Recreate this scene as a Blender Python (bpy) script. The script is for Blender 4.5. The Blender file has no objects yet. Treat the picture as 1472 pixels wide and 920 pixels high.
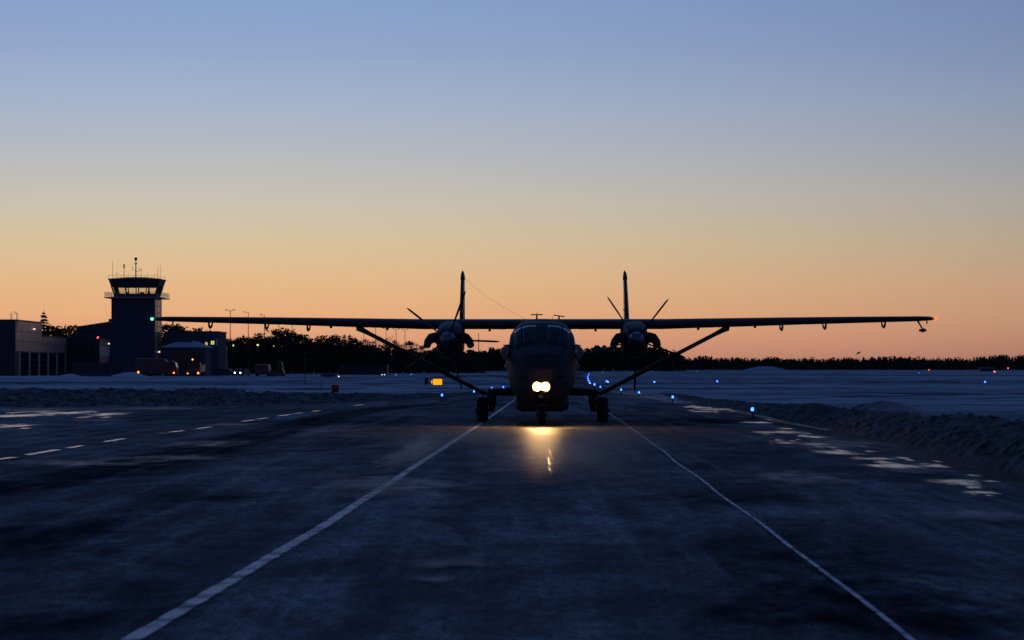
import bpy, bmesh, math, random
from math import sin, cos, pi, radians, sqrt, atan2
from mathutils import Vector, noise

# ------------------------------------------------------------------ camera, sky, exposure
F = 3072.0          # focal length in photograph pixels
CX, HY = 736.0, 530.0
H = 1.5             # eye height
scene = bpy.context.scene
cam_d = bpy.data.cameras.new("camera")
cam = bpy.data.objects.new("camera", cam_d)
scene.collection.objects.link(cam)
scene.camera = cam
cam.location = (0, 0, H)
cam.rotation_euler = (radians(90), 0, 0)
cam_d.sensor_width = 36.0
cam_d.lens = F / 1472.0 * 36.0
cam_d.shift_y = (HY - 460.0) / 1472.0
cam_d.clip_start = 0.5
cam_d.clip_end = 20000
cam_d.dof.use_dof = True
cam_d.dof.focus_distance = 58.0
cam_d.dof.aperture_fstop = 5.6

scene.view_settings.view_transform = 'Standard'
scene.view_settings.look = 'None'
scene.view_settings.exposure = 0.0
scene.view_settings.gamma = 1.0
scene.view_settings.use_curve_mapping = False


def s2l(c):
    r = []
    for v in c:
        v = v / 255.0
        r.append(v / 12.92 if v <= 0.04045 else ((v + 0.055) / 1.055) ** 2.4)
    return tuple(r) + (1.0,)


world = bpy.data.worlds.new("World")
scene.world = world
world.use_nodes = True
wn, wl = world.node_tree.nodes, world.node_tree.links
wn.clear()
wout = wn.new('ShaderNodeOutputWorld')
wbg = wn.new('ShaderNodeBackground')
wtc = wn.new('ShaderNodeTexCoord')
wnorm = wn.new('ShaderNodeVectorMath'); wnorm.operation = 'NORMALIZE'
wsep = wn.new('ShaderNodeSeparateXYZ')
wl.new(wtc.outputs['Generated'], wnorm.inputs[0])
wl.new(wnorm.outputs[0], wsep.inputs[0])


def wm(op, a, b=None, c=None, clamp=False):
    n = wn.new('ShaderNodeMath'); n.operation = op; n.use_clamp = clamp
    for i, v in enumerate((a, b, c)):
        if v is None:
            continue
        if isinstance(v, (int, float)):
            n.inputs[i].default_value = v
        else:
            wl.new(v, n.inputs[i])
    return n.outputs[0]


elev = wm('ARCSINE', wsep.outputs['Z'])
efac = wm('SQRT', wm('MAXIMUM', wm('DIVIDE', elev, pi / 2), 0.0))
SUN_AZ = radians(-9)      # left of the view axis (+Y)
hx = wm('MULTIPLY', wsep.outputs['X'], sin(SUN_AZ))
hy = wm('MULTIPLY', wsep.outputs['Y'], cos(SUN_AZ))
hd = wm('ADD', hx, hy)
hl = wm('SQRT', wm('ADD', wm('MULTIPLY', wsep.outputs['X'], wsep.outputs['X']),
                   wm('ADD', wm('MULTIPLY', wsep.outputs['Y'], wsep.outputs['Y']), 1e-6)))
cosd = wm('DIVIDE', hd, hl)
half = wm('MULTIPLY', wm('ADD', cosd, 1.0), 0.5, clamp=True)
tsun = wm('POWER', half, 12.0, clamp=True)


def ramp(stops):
    r = wn.new('ShaderNodeValToRGB')
    el = r.color_ramp.elements
    while len(el) > 1:
        el.remove(el[-1])
    first = True
    for e, c in stops:
        p = sqrt(max(e, 0) / 90.0)
        if first:
            el[0].position = p; el[0].color = c; first = False
        else:
            k = el.new(p); k.color = c
    wl.new(efac, r.inputs[0])
    return r.outputs[0]


def py2e(y):
    return math.degrees(math.atan((HY - y) / F))


SKY_SUN = [(0.0, s2l((188, 128, 110))), (py2e(515), s2l((205, 142, 116))), (py2e(490), s2l((223, 158, 122))),
           (py2e(455), s2l((232, 173, 126))), (py2e(410), s2l((229, 184, 136))), (py2e(350), s2l((217, 193, 155))),
           (py2e(290), s2l((202, 194, 178))), (py2e(220), s2l((183, 187, 193))), (py2e(150), s2l((165, 180, 204))),
           (py2e(70), s2l((146, 168, 203))), (py2e(0), s2l((137, 162, 203))),
           (15.0, s2l((100, 132, 186))), (25.0, s2l((64, 97, 154))), (45.0, s2l((38, 63, 111))), (90.0, s2l((26, 47, 88)))]
SKY_ANTI = [(0.0, s2l((56, 52, 72))), (py2e(490), s2l((88, 74, 86))), (py2e(410), s2l((106, 94, 106))),
            (py2e(290), s2l((90, 92, 116))), (py2e(0), s2l((56, 76, 118))), (15.0, s2l((42, 66, 110))),
            (25.0, s2l((34, 58, 102))), (45.0, s2l((29, 51, 95))), (90.0, s2l((26, 47, 88)))]
a_, b_ = ramp(SKY_ANTI), ramp(SKY_SUN)
wmix = wn.new('ShaderNodeMix'); wmix.data_type = 'RGBA'
wl.new(tsun, wmix.inputs[0]); wl.new(a_, wmix.inputs[6]); wl.new(b_, wmix.inputs[7])
wl.new(wmix.outputs[2], wbg.inputs[0])
wbg.inputs[1].default_value = 1.0
wl.new(wbg.outputs[0], wout.inputs[0])

# the sun has set: only its faint broad afterglow is left
sun_d = bpy.data.lights.new("sun", 'SUN')
sun_d.energy = 0.012; sun_d.angle = radians(12); sun_d.color = (1.0, 0.62, 0.40)
sun = bpy.data.objects.new("sun", sun_d)
scene.collection.objects.link(sun)
sun.rotation_euler = Vector((sin(SUN_AZ), cos(SUN_AZ), 0.03)).to_track_quat('Z', 'Y').to_euler()


# ------------------------------------------------------------------ helpers
def G(px, py, z=0.0):
    """a point of the ground seen at that pixel"""
    Y = (H - z) * F / (py - HY)
    return ((px - CX) / F * Y, Y)


def XA(px, Y):
    return (px - CX) / F * Y


def ZA(py, Y):
    return H - (py - HY) / F * Y


class MB:
    def __init__(self):
        self.v = []; self.f = []; self.m = []; self.s = []

    def add(self, vs, fs, mi=0, smooth=False):
        o = len(self.v)
        self.v += [tuple(p) for p in vs]
        self.f += [tuple(i + o for i in f) for f in fs]
        self.m += [mi] * len(fs); self.s += [smooth] * len(fs)

    def box(self, x0, x1, y0, y1, z0, z1, mi=0):
        v = [(x0, y0, z0), (x1, y0, z0), (x1, y1, z0), (x0, y1, z0), (x0, y0, z1), (x1, y0, z1), (x1, y1, z1), (x0, y1, z1)]
        f = [(0, 3, 2, 1), (4, 5, 6, 7), (0, 1, 5, 4), (1, 2, 6, 5), (2, 3, 7, 6), (3, 0, 4, 7)]
        self.add(v, f, mi)

    def rings(self, rings, cap=True, mi=0, smooth=True, closed=True):
        n = len(rings[0]); vs = [p for r in rings for p in r]; fs = []
        for i in range(len(rings) - 1):
            for j in range(n if closed else n - 1):
                k = (j + 1) % n
                fs.append((i * n + j, i * n + k, (i + 1) * n + k, (i + 1) * n + j))
        self.add(vs, fs, mi, smooth)
        if cap:
            o = len(self.v) - len(vs)
            self.f.append(tuple(o + j for j in range(n))[::-1]); self.m.append(mi); self.s.append(False)
            self.f.append(tuple(o + (len(rings) - 1) * n + j for j in range(n))); self.m.append(mi); self.s.append(False)

    def tube(self, p0, p1, r0, r1=None, n=8, mi=0, sy=1.0, smooth=True):
        r1 = r0 if r1 is None else r1
        p0, p1 = Vector(p0), Vector(p1)
        d = (p1 - p0).normalized()
        a = Vector((0, 1, 0)) if abs(d.y) < 0.9 else Vector((0, 0, 1))
        u = d.cross(a).normalized(); w = u.cross(d).normalized()
        rs = []
        for p, r in ((p0, r0), (p1, r1)):
            rs.append([p + u * r * cos(2 * pi * k / n) + w * r * sy * sin(2 * pi * k / n) for k in range(n)])
        self.rings(rs, mi=mi, smooth=smooth)

    def path(self, pts, rad, n=8, mi=0):
        rs = []
        pts = [Vector(p) for p in pts]
        for i, p in enumerate(pts):
            d = (pts[min(i + 1, len(pts) - 1)] - pts[max(i - 1, 0)]).normalized()
            a = Vector((0, 0, 1)) if abs(d.z) < 0.9 else Vector((1, 0, 0))
            u = d.cross(a).normalized(); w = u.cross(d).normalized()
            r = rad[i] if isinstance(rad, (list, tuple)) else rad
            rs.append([p + u * r * cos(2 * pi * k / n) + w * r * sin(2 * pi * k / n) for k in range(n)])
        self.rings(rs, mi=mi)

    def lathe(self, prof, c=(0, 0, 0), axis='z', n=16, mi=0):
        """prof: list of (radius, along)"""
        rs = []
        for r, t in prof:
            ring = []
            for k in range(n):
                a = 2 * pi * k / n
                if axis == 'z': p = (c[0] + r * cos(a), c[1] + r * sin(a), c[2] + t)
                elif axis == 'y': p = (c[0] + r * cos(a), c[1] + t, c[2] + r * sin(a))
                else: p = (c[0] + t, c[1] + r * cos(a), c[2] + r * sin(a))
                ring.append(p)
            rs.append(ring)
        self.rings(rs, mi=mi)

    def mesh(self, name, mats):
        me = bpy.data.meshes.new(name)
        me.from_pydata(self.v, [], self.f)
        for m in (mats if isinstance(mats, (list, tuple)) else [mats]):
            me.materials.append(m)
        me.polygons.foreach_set('material_index', self.m)
        me.polygons.foreach_set('use_smooth', self.s)
        bm = bmesh.new(); bm.from_mesh(me)
        bmesh.ops.recalc_face_normals(bm, faces=bm.faces)
        bm.to_mesh(me); bm.free()
        me.update()
        return me

    def build(self, name, mats, parent=None, bevel=0, loc=None):
        o = bpy.data.objects.new(name, self.mesh(name, mats))
        scene.collection.objects.link(o)
        if parent: o.parent = parent
        if loc: o.location = loc
        if bevel:
            b = o.modifiers.new('bevel', 'BEVEL'); b.width = bevel; b.segments = 2; b.limit_method = 'ANGLE'
        return o


def tag(o, label=None, cat=None, group=None, kind=None):
    if label: o['label'] = label
    if cat: o['category'] = cat
    if group: o['group'] = group
    if kind: o['kind'] = kind
    return o


def empty(name, loc=(0, 0, 0), rz=0.0, label=None, cat=None, group=None):
    o = bpy.data.objects.new(name, None)
    o.empty_display_size = 0.3
    scene.collection.objects.link(o)
    o.location = loc; o.rotation_euler = (0, 0, rz)
    return tag(o, label, cat, group)


def inst(name, mesh, parent=None, loc=(0, 0, 0), rot=(0, 0, 0), sc=(1, 1, 1)):
    o = bpy.data.objects.new(name, mesh)
    scene.collection.objects.link(o)
    if parent: o.parent = parent
    o.location = loc; o.rotation_euler = rot; o.scale = sc
    return o


def copy_tree(o, parent=None):
    c = o.copy(); scene.collection.objects.link(c); c.parent = parent
    for ch in list(o.children):
        copy_tree(ch, c)
    return c


# ------------------------------------------------------------------ materials
def nodes(name):
    m = bpy.data.materials.new(name); m.use_nodes = True
    nt = m.node_tree
    return m, nt, nt.nodes, nt.links, nt.nodes['Principled BSDF']


def mat(name, col, rough=0.6, metal=0.0, spec=0.5, var=0.25, scale=6.0, bump=0.0, bscale=40.0, stretch=(1, 1, 1), col2=None, coat=0.0):
    m, nt, N, L, b = nodes(name)
    tc = N.new('ShaderNodeTexCoord'); mp = N.new('ShaderNodeMapping'); mp.inputs['Scale'].default_value = stretch
    L.new(tc.outputs['Object'], mp.inputs[0])
    nz = N.new('ShaderNodeTexNoise'); nz.inputs['Scale'].default_value = scale; nz.inputs['Detail'].default_value = 6
    L.new(mp.outputs[0], nz.inputs['Vector'])
    cr = N.new('ShaderNodeValToRGB')
    c2 = col2 or tuple(v * (1 - var) for v in col)
    cr.color_ramp.elements[0].position = 0.35; cr.color_ramp.elements[0].color = tuple(c2) + (1,)
    cr.color_ramp.elements[1].position = 0.65; cr.color_ramp.elements[1].color = tuple(col) + (1,)
    L.new(nz.outputs[0], cr.inputs[0]); L.new(cr.outputs[0], b.inputs['Base Color'])
    b.inputs['Roughness'].default_value = rough; b.inputs['Metallic'].default_value = metal
    b.inputs['Specular IOR Level'].default_value = spec
    b.inputs['Coat Weight'].default_value = coat
    if bump:
        n2 = N.new('ShaderNodeTexNoise'); n2.inputs['Scale'].default_value = bscale; n2.inputs['Detail'].default_value = 5
        L.new(mp.outputs[0], n2.inputs['Vector'])
        bp = N.new('ShaderNodeBump'); bp.inputs['Strength'].default_value = bump; bp.inputs['Distance'].default_value = 0.05
        L.new(n2.outputs[0], bp.inputs['Height']); L.new(bp.outputs[0], b.inputs['Normal'])
    return m


def emit(name, col, st):
    m, nt, N, L, b = nodes(name)
    b.inputs['Base Color'].default_value = tuple(min(1, c * 0.5) for c in col) + (1,)
    b.inputs['Emission Color'].default_value = tuple(col) + (1,)
    b.inputs['Emission Strength'].default_value = st
    b.inputs['Roughness'].default_value = 0.2
    return m


def glass(name, tint=(0.85, 0.9, 0.9), dark=0.1, rough=0.05):
    m, nt, N, L, b = nodes(name)
    out = N['Material Output']
    N.remove(b)
    tr = N.new('ShaderNodeBsdfTransparent'); tr.inputs[0].default_value = tuple(tint) + (1,)
    gl = N.new('ShaderNodeBsdfGlossy'); gl.inputs['Roughness'].default_value = rough
    fr = N.new('ShaderNodeFresnel'); fr.inputs[0].default_value = 1.45
    ad = N.new('ShaderNodeMath'); ad.operation = 'ADD'; ad.inputs[1].default_value = dark; ad.use_clamp = True
    mx = N.new('ShaderNodeMixShader')
    L.new(fr.outputs[0], ad.inputs[0]); L.new(ad.outputs[0], mx.inputs[0]); L.new(tr.outputs[0], mx.inputs[1]); L.new(gl.outputs[0], mx.inputs[2])
    L.new(mx.outputs[0], out.inputs[0])
    return m


M = {}
M['paint'] = mat('aircraft_paint', (0.055, 0.058, 0.064), rough=0.55, spec=0.25, var=0.3, scale=2.5, bump=0.04, bscale=9)
M['paint_dark'] = mat('aircraft_dark_paint', (0.035, 0.037, 0.04), rough=0.5, spec=0.3)
M['paint_belly'] = mat('aircraft_belly_paint', (0.045, 0.045, 0.048), rough=0.55, spec=0.25, var=0.4, scale=3)
M['fin_paint'] = mat('fin_light_paint', (0.42, 0.44, 0.47), rough=0.35)
M['boot'] = mat('deicing_boot_rubber', (0.03, 0.03, 0.03), rough=0.5)
M['steel'] = mat('burnt_exhaust_steel', (0.05, 0.04, 0.035), rough=0.6, metal=0.4)
M['spinner'] = mat('spinner_metal', (0.16, 0.18, 0.21), rough=0.3, metal=0.7)
M['blade'] = mat('propeller_blade_paint', (0.03, 0.03, 0.032), rough=0.6, spec=0.2)
M['rubber'] = mat('tyre_rubber', (0.022, 0.022, 0.024), rough=0.75, bump=0.2, bscale=20)
M['rim'] = mat('wheel_rim_metal', (0.25, 0.25, 0.26), rough=0.4, metal=0.7)
M['gear'] = mat('landing_gear_paint', (0.12, 0.12, 0.13), rough=0.45)
M['cockpit_glass'] = mat('cockpit_glass', (0.012, 0.014, 0.018), rough=0.06, spec=0.6)
M['blister'] = None
M['lamp'], _nt, _N, _L, _b = nodes('landing_lamp_glow')
_tc = _N.new('ShaderNodeTexCoord'); _sp = _N.new('ShaderNodeVectorMath'); _sp.operation = 'MULTIPLY'; _sp.inputs[1].default_value = (1, 0, 1)
_ln = _N.new('ShaderNodeVectorMath'); _ln.operation = 'LENGTH'
_L.new(_tc.outputs['Object'], _sp.inputs[0]); _L.new(_sp.outputs[0], _ln.inputs[0])
_cr = _N.new('ShaderNodeValToRGB'); _mr = _N.new('ShaderNodeMapRange'); _mr.inputs[1].default_value = 0; _mr.inputs[2].default_value = 0.135
_L.new(_ln.outputs['Value'], _mr.inputs[0]); _L.new(_mr.outputs[0], _cr.inputs[0])
_e = _cr.color_ramp.elements; _e[0].position = 0.0; _e[0].color = (1, 0.58, 0.22, 1); _e[1].position = 0.42; _e[1].color = (0.30, 0.155, 0.05, 1)
for _p, _c in ((0.58, (0.006, 0.0030, 0.0010, 1)), (0.75, (0.0030, 0.0012, 0.0003, 1)), (1.0, (0.0010, 0.0003, 0.00005, 1))):
    _k = _e.new(_p); _k.color = _c
_b.inputs['Base Color'].default_value = (0.5, 0.45, 0.4, 1); _b.inputs['Emission Strength'].default_value = 1900
_L.new(_cr.outputs[0], _b.inputs['Emission Color'])
M['blister'] = glass('blister_glass', (0.92, 0.92, 0.92), 0.12, 0.12)
_nt = M['blister'].node_tree; _tl = _nt.nodes.new('ShaderNodeBsdfTranslucent'); _tl.inputs[0].default_value = (0.8, 0.8, 0.8, 1)
_mx = _nt.nodes.new('ShaderNodeMixShader'); _mx.inputs[0].default_value = 0.45; _out = _nt.nodes['Material Output']
_nt.links.new(_out.inputs[0].links[0].from_socket, _mx.inputs[1]); _nt.links.new(_tl.outputs[0], _mx.inputs[2]); _nt.links.new(_mx.outputs[0], _out.inputs[0])
M['lamp_off'] = mat('unlit_lamp_glass', (0.4, 0.42, 0.45), rough=0.1, spec=0.8)
M['green'] = emit('green_navigation_glow', (0.10, 1.0, 0.42), 2.4)
M['red_nav'] = emit('red_navigation_glow', (1.0, 0.05, 0.012), 6)
M['blue'] = emit('blue_taxiway_glow', (0.035, 0.14, 1.0), 6.0)
M['bluehot'] = emit('blue_taxiway_filament', (0.12, 0.38, 1.0), 110)
M['white_l'] = emit('white_headlamp_glow', (0.85, 1.0, 0.92), 14)
M['amber'] = emit('amber_lamp_glow', (1.0, 0.26, 0.06), 3.2)
M['redl'] = emit('red_obstruction_glow', (1.0, 0.05, 0.07), 9)
M['yard'] = emit('yard_lamp_glow', (0.75, 1.0, 0.45), 1.1)
M['yard_w'] = emit('wall_lamp_glow', (1.0, 0.82, 0.62), 1.3)
M['window_lit'] = emit('lit_window_glow', (1.0, 0.74, 0.26), 0.75)
M['sign_yellow'] = emit('lit_yellow_sign', (1.0, 0.42, 0.004), 1.1)
M['black'] = mat('black_paint', (0.015, 0.015, 0.016), rough=0.5)
M['wall_dark'] = mat('dark_cladding', (0.035, 0.037, 0.042), rough=0.6)
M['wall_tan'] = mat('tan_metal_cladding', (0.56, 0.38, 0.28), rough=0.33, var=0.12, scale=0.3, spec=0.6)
M['wall_grey'] = mat('grey_render_wall', (0.08, 0.095, 0.12), rough=0.85, spec=0.1)
M['wall_tower'] = mat('tower_wall_render', (0.075, 0.085, 0.115), rough=0.85, spec=0.1)
M['wall_pink'] = mat('pale_side_cladding', (0.40, 0.31, 0.28), rough=0.35, spec=0.6)
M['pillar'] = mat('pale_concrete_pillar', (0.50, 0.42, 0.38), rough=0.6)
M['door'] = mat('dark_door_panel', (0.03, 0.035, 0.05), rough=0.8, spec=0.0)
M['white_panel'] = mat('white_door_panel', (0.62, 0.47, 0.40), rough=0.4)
M['joint'] = mat('dark_joint', (0.05, 0.04, 0.04), rough=0.7)
M['dark_metal'] = mat('dark_galvanised_metal', (0.06, 0.06, 0.065), rough=0.5, metal=0.3)
M['rail'] = mat('galvanised_rail', (0.45, 0.44, 0.43), rough=0.4, metal=0.5)
M['cab_glass'] = glass('control_cab_glass', (0.90, 0.92, 0.86), 0.04)
M['win_dark'] = mat('dark_window_glass', (0.015, 0.018, 0.025), rough=0.1)
M['roof_snow_highlight'] = mat('snow_and_roof_highlight', (0.55, 0.58, 0.62), rough=0.8, var=0.3, scale=2)
M['red_paint'] = mat('red_vehicle_paint', (0.22, 0.022, 0.016), rough=0.35)
M['red_box'] = mat('red_box_paint', (0.45, 0.03, 0.025), rough=0.5)
M['veh_dark'] = mat('dark_vehicle_paint', (0.05, 0.05, 0.06), rough=0.35)
M['veh_brown'] = mat('brown_vehicle_paint', (0.13, 0.045, 0.025), rough=0.4)
M['bark'] = mat('pine_bark', (0.07, 0.05, 0.04), rough=0.9)
M['needle'] = mat('pine_needles', (0.045, 0.06, 0.035), rough=0.85, var=0.5, scale=0.6, spec=0.1)
M['twig'] = mat('bare_twigs', (0.06, 0.048, 0.04), rough=0.9)
M['sock'] = mat('windsock_cloth', (0.35, 0.08, 0.03), rough=0.8)


def ground_mat(name, kind):
    m, nt, N, L, b = nodes(name)
    geo = N.new('ShaderNodeNewGeometry')

    def noi(sc, st=(1, 1, 1), det=6, rough=0.55, dist=0.0):
        mp = N.new('ShaderNodeMapping'); mp.inputs['Scale'].default_value = st
        L.new(geo.outputs['Position'], mp.inputs[0])
        n = N.new('ShaderNodeTexNoise'); n.inputs['Scale'].default_value = sc; n.inputs['Detail'].default_value = det
        n.inputs['Roughness'].default_value = rough; n.inputs['Distortion'].default_value = dist
        L.new(mp.outputs[0], n.inputs['Vector']); return n.outputs[0]

    def rng(v, a, bb, c=0.0, d=1.0):
        r = N.new('ShaderNodeMapRange'); r.interpolation_type = 'SMOOTHSTEP'
        r.inputs[1].default_value = a; r.inputs[2].default_value = bb; r.inputs[3].default_value = c; r.inputs[4].default_value = d
        L.new(v, r.inputs[0]); return r.outputs[0]

    def mth(op, a, bb):
        n = N.new('ShaderNodeMath'); n.operation = op
        for i, v in enumerate((a, bb)):
            if isinstance(v, (int, float)): n.inputs[i].default_value = v
            else: L.new(v, n.inputs[i])
        return n.outputs[0]

    def mixc(f, c1, c2):
        n = N.new('ShaderNodeMix'); n.data_type = 'RGBA'; L.new(f, n.inputs[0])
        for i, v in ((6, c1), (7, c2)):
            if isinstance(v, tuple): n.inputs[i].default_value = v + (1,)
            else: L.new(v, n.inputs[i])
        return n.outputs[2]

    def bump(h, s, d, prev=None):
        n = N.new('ShaderNodeBump'); n.inputs['Strength'].default_value = s; n.inputs['Distance'].default_value = d
        L.new(h, n.inputs['Height'])
        if prev: L.new(prev, n.inputs['Normal'])
        return n.outputs[0]

    if kind == 'asphalt':
        frost = mth('MULTIPLY', rng(noi(0.13, (1.0, 0.45, 1), 8, 0.66, 0.8), 0.32, 0.68), rng(noi(1.1, (1.0, 0.5, 1), 7, 0.68, 0.4), 0.30, 0.70, 0.15, 1.0))
        wisps = rng(noi(0.55, (1.0, 0.40, 1), 8, 0.68, 1.2), 0.46, 0.70)
        streak = rng(noi(2.3, (1.0, 0.03, 1), 5, 0.6), 0.46, 0.74)           # tracks along the taxiway
        grain = mth('ADD', mth('MULTIPLY', noi(34.0, (1, 0.5, 1), det=4, rough=0.85), 0.55), mth('MULTIPLY', noi(9.0, (1, 0.35, 1), det=5, rough=0.8), 0.45))
        f = mth('ADD', mth('MULTIPLY', frost, 0.62), mth('ADD', mth('MULTIPLY', streak, 0.34), mth('MULTIPLY', wisps, 0.38)))
        f = mth('MULTIPLY', f, rng(grain, 0.40, 0.60, 0.22, 1.45))
        c = mixc(f, (0.125, 0.108, 0.098), (0.72, 0.66, 0.62))
        L.new(c, b.inputs['Base Color'])
        L.new(rng(frost, 0.0, 1.0, 0.66, 0.52), b.inputs['Roughness'])
        b.inputs['Specular IOR Level'].default_value = 0.0
        L.new(bump(grain, 0.7, 0.02, bump(noi(3.0, (1, .6, 1), 4), 0.3, 0.03)), b.inputs['Normal'])
    elif kind == 'snow':
        big = rng(noi(0.030, (0.22, 1.0, 1), 8, 0.60), 0.46, 0.58)
        mid = rng(noi(0.11, (0.18, 1.0, 1), 8, 0.62, 0.6), 0.47, 0.60)
        fine = rng(noi(1.3, (0.6, 1.0, 1), 6, 0.7), 0.40, 0.62)
        grass = mth('MULTIPLY', mth('ADD', mth('MULTIPLY', big, 0.60), mth('MULTIPLY', mid, 0.55)), mth('ADD', mth('MULTIPLY', fine, 0.5), 0.6))
        c = mixc(grass, (0.74, 0.76, 0.78), (0.06, 0.06, 0.05))
        L.new(c, b.inputs['Base Color'])
        b.inputs['Roughness'].default_value = 0.85; b.inputs['Specular IOR Level'].default_value = 0.0
        L.new(bump(noi(1.2, (0.6, 1, 1), 8, 0.7), 0.9, 0.30), b.inputs['Normal'])
    else:  # ploughed dirty snow
        d1 = rng(noi(2.6, det=8, rough=0.75), 0.38, 0.60)
        d2 = rng(noi(13.0, det=4, rough=0.7), 0.40, 0.60)
        f = mth('MULTIPLY', d1, mth('ADD', mth('MULTIPLY', d2, 0.6), 0.4))
        c = mixc(f, (0.34, 0.33, 0.30), (0.030, 0.028, 0.022))
        L.new(c, b.inputs['Base Color'])
        b.inputs['Roughness'].default_value = 0.9; b.inputs['Specular IOR Level'].default_value = 0.0
        L.new(bump(noi(11.0, det=6, rough=0.75), 0.9, 0.10), b.inputs['Normal'])
    return m


M['asphalt'] = ground_mat('frosted_asphalt', 'asphalt')
M['snow'] = ground_mat('field_snow', 'snow')
M['dirty'] = ground_mat('ploughed_snow', 'dirty')
M['gravel'] = mat('gritty_shoulder', (0.13, 0.12, 0.115), rough=0.9, spec=0.1, var=0.6, scale=1.5, bump=0.5, bscale=14, stretch=(1, 0.3, 1))


def patch_mat(name, kind):
    """thin film on the asphalt that feathers out at its rim (mesh attribute 'edge') and is broken by noise"""
    m, nt, N, L, b = nodes(name)
    out = N['Material Output']
    at = N.new('ShaderNodeAttribute'); at.attribute_name = 'edge'
    geo = N.new('ShaderNodeNewGeometry')
    mp = N.new('ShaderNodeMapping'); mp.inputs['Scale'].default_value = (1.2, 0.45, 1) if kind != 'paint' else (1, 1, 1)
    L.new(geo.outputs['Position'], mp.inputs[0])
    nz = N.new('ShaderNodeTexNoise'); nz.inputs['Scale'].default_value = 2.2 if kind != 'paint' else 3.1
    nz.inputs['Detail'].default_value = 7; nz.inputs['Roughness'].default_value = 0.62
    L.new(mp.outputs[0], nz.inputs['Vector'])
    ad = N.new('ShaderNodeMath'); ad.operation = 'MULTIPLY_ADD'; ad.inputs[1].default_value = 1.8 if kind == 'paint' else 2.6
    L.new(nz.outputs[0], ad.inputs[0]); L.new(at.outputs['Fac'], ad.inputs[2])
    rg = N.new('ShaderNodeMapRange'); rg.interpolation_type = 'SMOOTHSTEP'
    L.new(ad.outputs[0], rg.inputs[0])
    tr = N.new('ShaderNodeBsdfTransparent')
    mx = N.new('ShaderNodeMixShader')
    L.new(rg.outputs[0], mx.inputs[0]); L.new(tr.outputs[0], mx.inputs[1]); L.new(b.outputs[0], mx.inputs[2]); L.new(mx.outputs[0], out.inputs[0])
    if kind == 'ice_glint':
        rg.inputs[1].default_value = 1.40; rg.inputs[2].default_value = 2.55; rg.inputs[4].default_value = 0.95
        b.inputs['Base Color'].default_value = (0.70, 0.72, 0.76, 1)
        b.inputs['Roughness'].default_value = 0.20; b.inputs['Specular IOR Level'].default_value = 0.5
    elif kind == 'wet_lamplight':
        ad.inputs[1].default_value = 0.9
        rg.inputs[1].default_value = 0.40; rg.inputs[2].default_value = 1.5; rg.inputs[4].default_value = 0.75
        b.inputs['Base Color'].default_value = (0.06, 0.055, 0.055, 1)
        b.inputs['Roughness'].default_value = 0.44; b.inputs['Specular IOR Level'].default_value = 0.30
        gn = N.new('ShaderNodeTexNoise'); gn.inputs['Scale'].default_value = 26; gn.inputs['Detail'].default_value = 4; L.new(geo.outputs['Position'], gn.inputs['Vector'])
        gb = N.new('ShaderNodeBump'); gb.inputs['Strength'].default_value = 0.6; gb.inputs['Distance'].default_value = 0.02; L.new(gn.outputs[0], gb.inputs['Height']); L.new(gb.outputs[0], b.inputs['Normal'])
    elif kind == 'dash':
        rg.inputs[1].default_value = 1.3; rg.inputs[2].default_value = 2.0; rg.inputs[4].default_value = 0.85
        b.inputs['Base Color'].default_value = (0.5, 0.52, 0.56, 1)
        b.inputs['Roughness'].default_value = 0.25; b.inputs['Specular IOR Level'].default_value = 0.3
    elif kind == 'thin':
        rg.inputs[1].default_value = 1.35; rg.inputs[2].default_value = 2.8; rg.inputs[4].default_value = 0.6
        b.inputs['Base Color'].default_value = (0.34, 0.35, 0.38, 1)
        b.inputs['Roughness'].default_value = 0.45; b.inputs['Specular IOR Level'].default_value = 0.10
    elif kind == 'damp':
        rg.inputs[1].default_value = 1.2; rg.inputs[2].default_value = 3.0; rg.inputs[4].default_value = 0.70
        b.inputs['Base Color'].default_value = (0.020, 0.020, 0.024, 1)
        b.inputs['Roughness'].default_value = 0.8; b.inputs['Specular IOR Level'].default_value = 0.0
    else:
        rg.inputs[1].default_value = 1.28; rg.inputs[2].default_value = 2.0; rg.inputs[3].default_value = 0.0; rg.inputs[4].default_value = 0.9
        b.inputs['Base Color'].default_value = (0.80, 0.80, 0.82, 1)
        b.inputs['Roughness'].default_value = 0.5; b.inputs['Specular IOR Level'].default_value = 0.3
    return m


M['ice_glint'] = patch_mat('ice_glint_film', 'ice_glint')
M['thin'] = patch_mat('thin_frost_film', 'thin')
M['damp'] = patch_mat('damp_asphalt', 'damp')
M['dash'] = patch_mat('icy_worn_paint', 'dash')
M['wet_lamplight'] = patch_mat('wet_lamplight_film', 'wet_lamplight')
M['line'] = patch_mat('worn_white_paint', 'paint')

# ------------------------------------------------------------------ ground
RIGHT = [(0, 6.1), (15, 6.2), (26.3, 6.3), (34, 6.6), (41.9, 6.8), (51.8, 7.0), (59.8, 7.0), (73, 7.2), (96, 7.6), (121, 7.65),
         (153.6, 7.7), (200, 8.1), (271, 9.6), (419, 13.9), (658, 22), (1152, 43)]
LEFT = [(0, -160), (60, -120), (70, -60), (77, -32), (82.3, -19.7), (88.6, -9.7), (98, -6.9), (104.7, -4.6), (121, -2.2),
        (153.6, -0.8), (209, 0.3), (307, 2.4), (512, 9), (768, 21), (1152, 40)]


def lerp_tab(tab, y):
    if y <= tab[0][0]: return tab[0][1]
    for (a, b), (c, d) in zip(tab, tab[1:]):
        if y <= c: return b + (d - b) * (y - a) / (c - a)
    return tab[-1][1]


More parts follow.
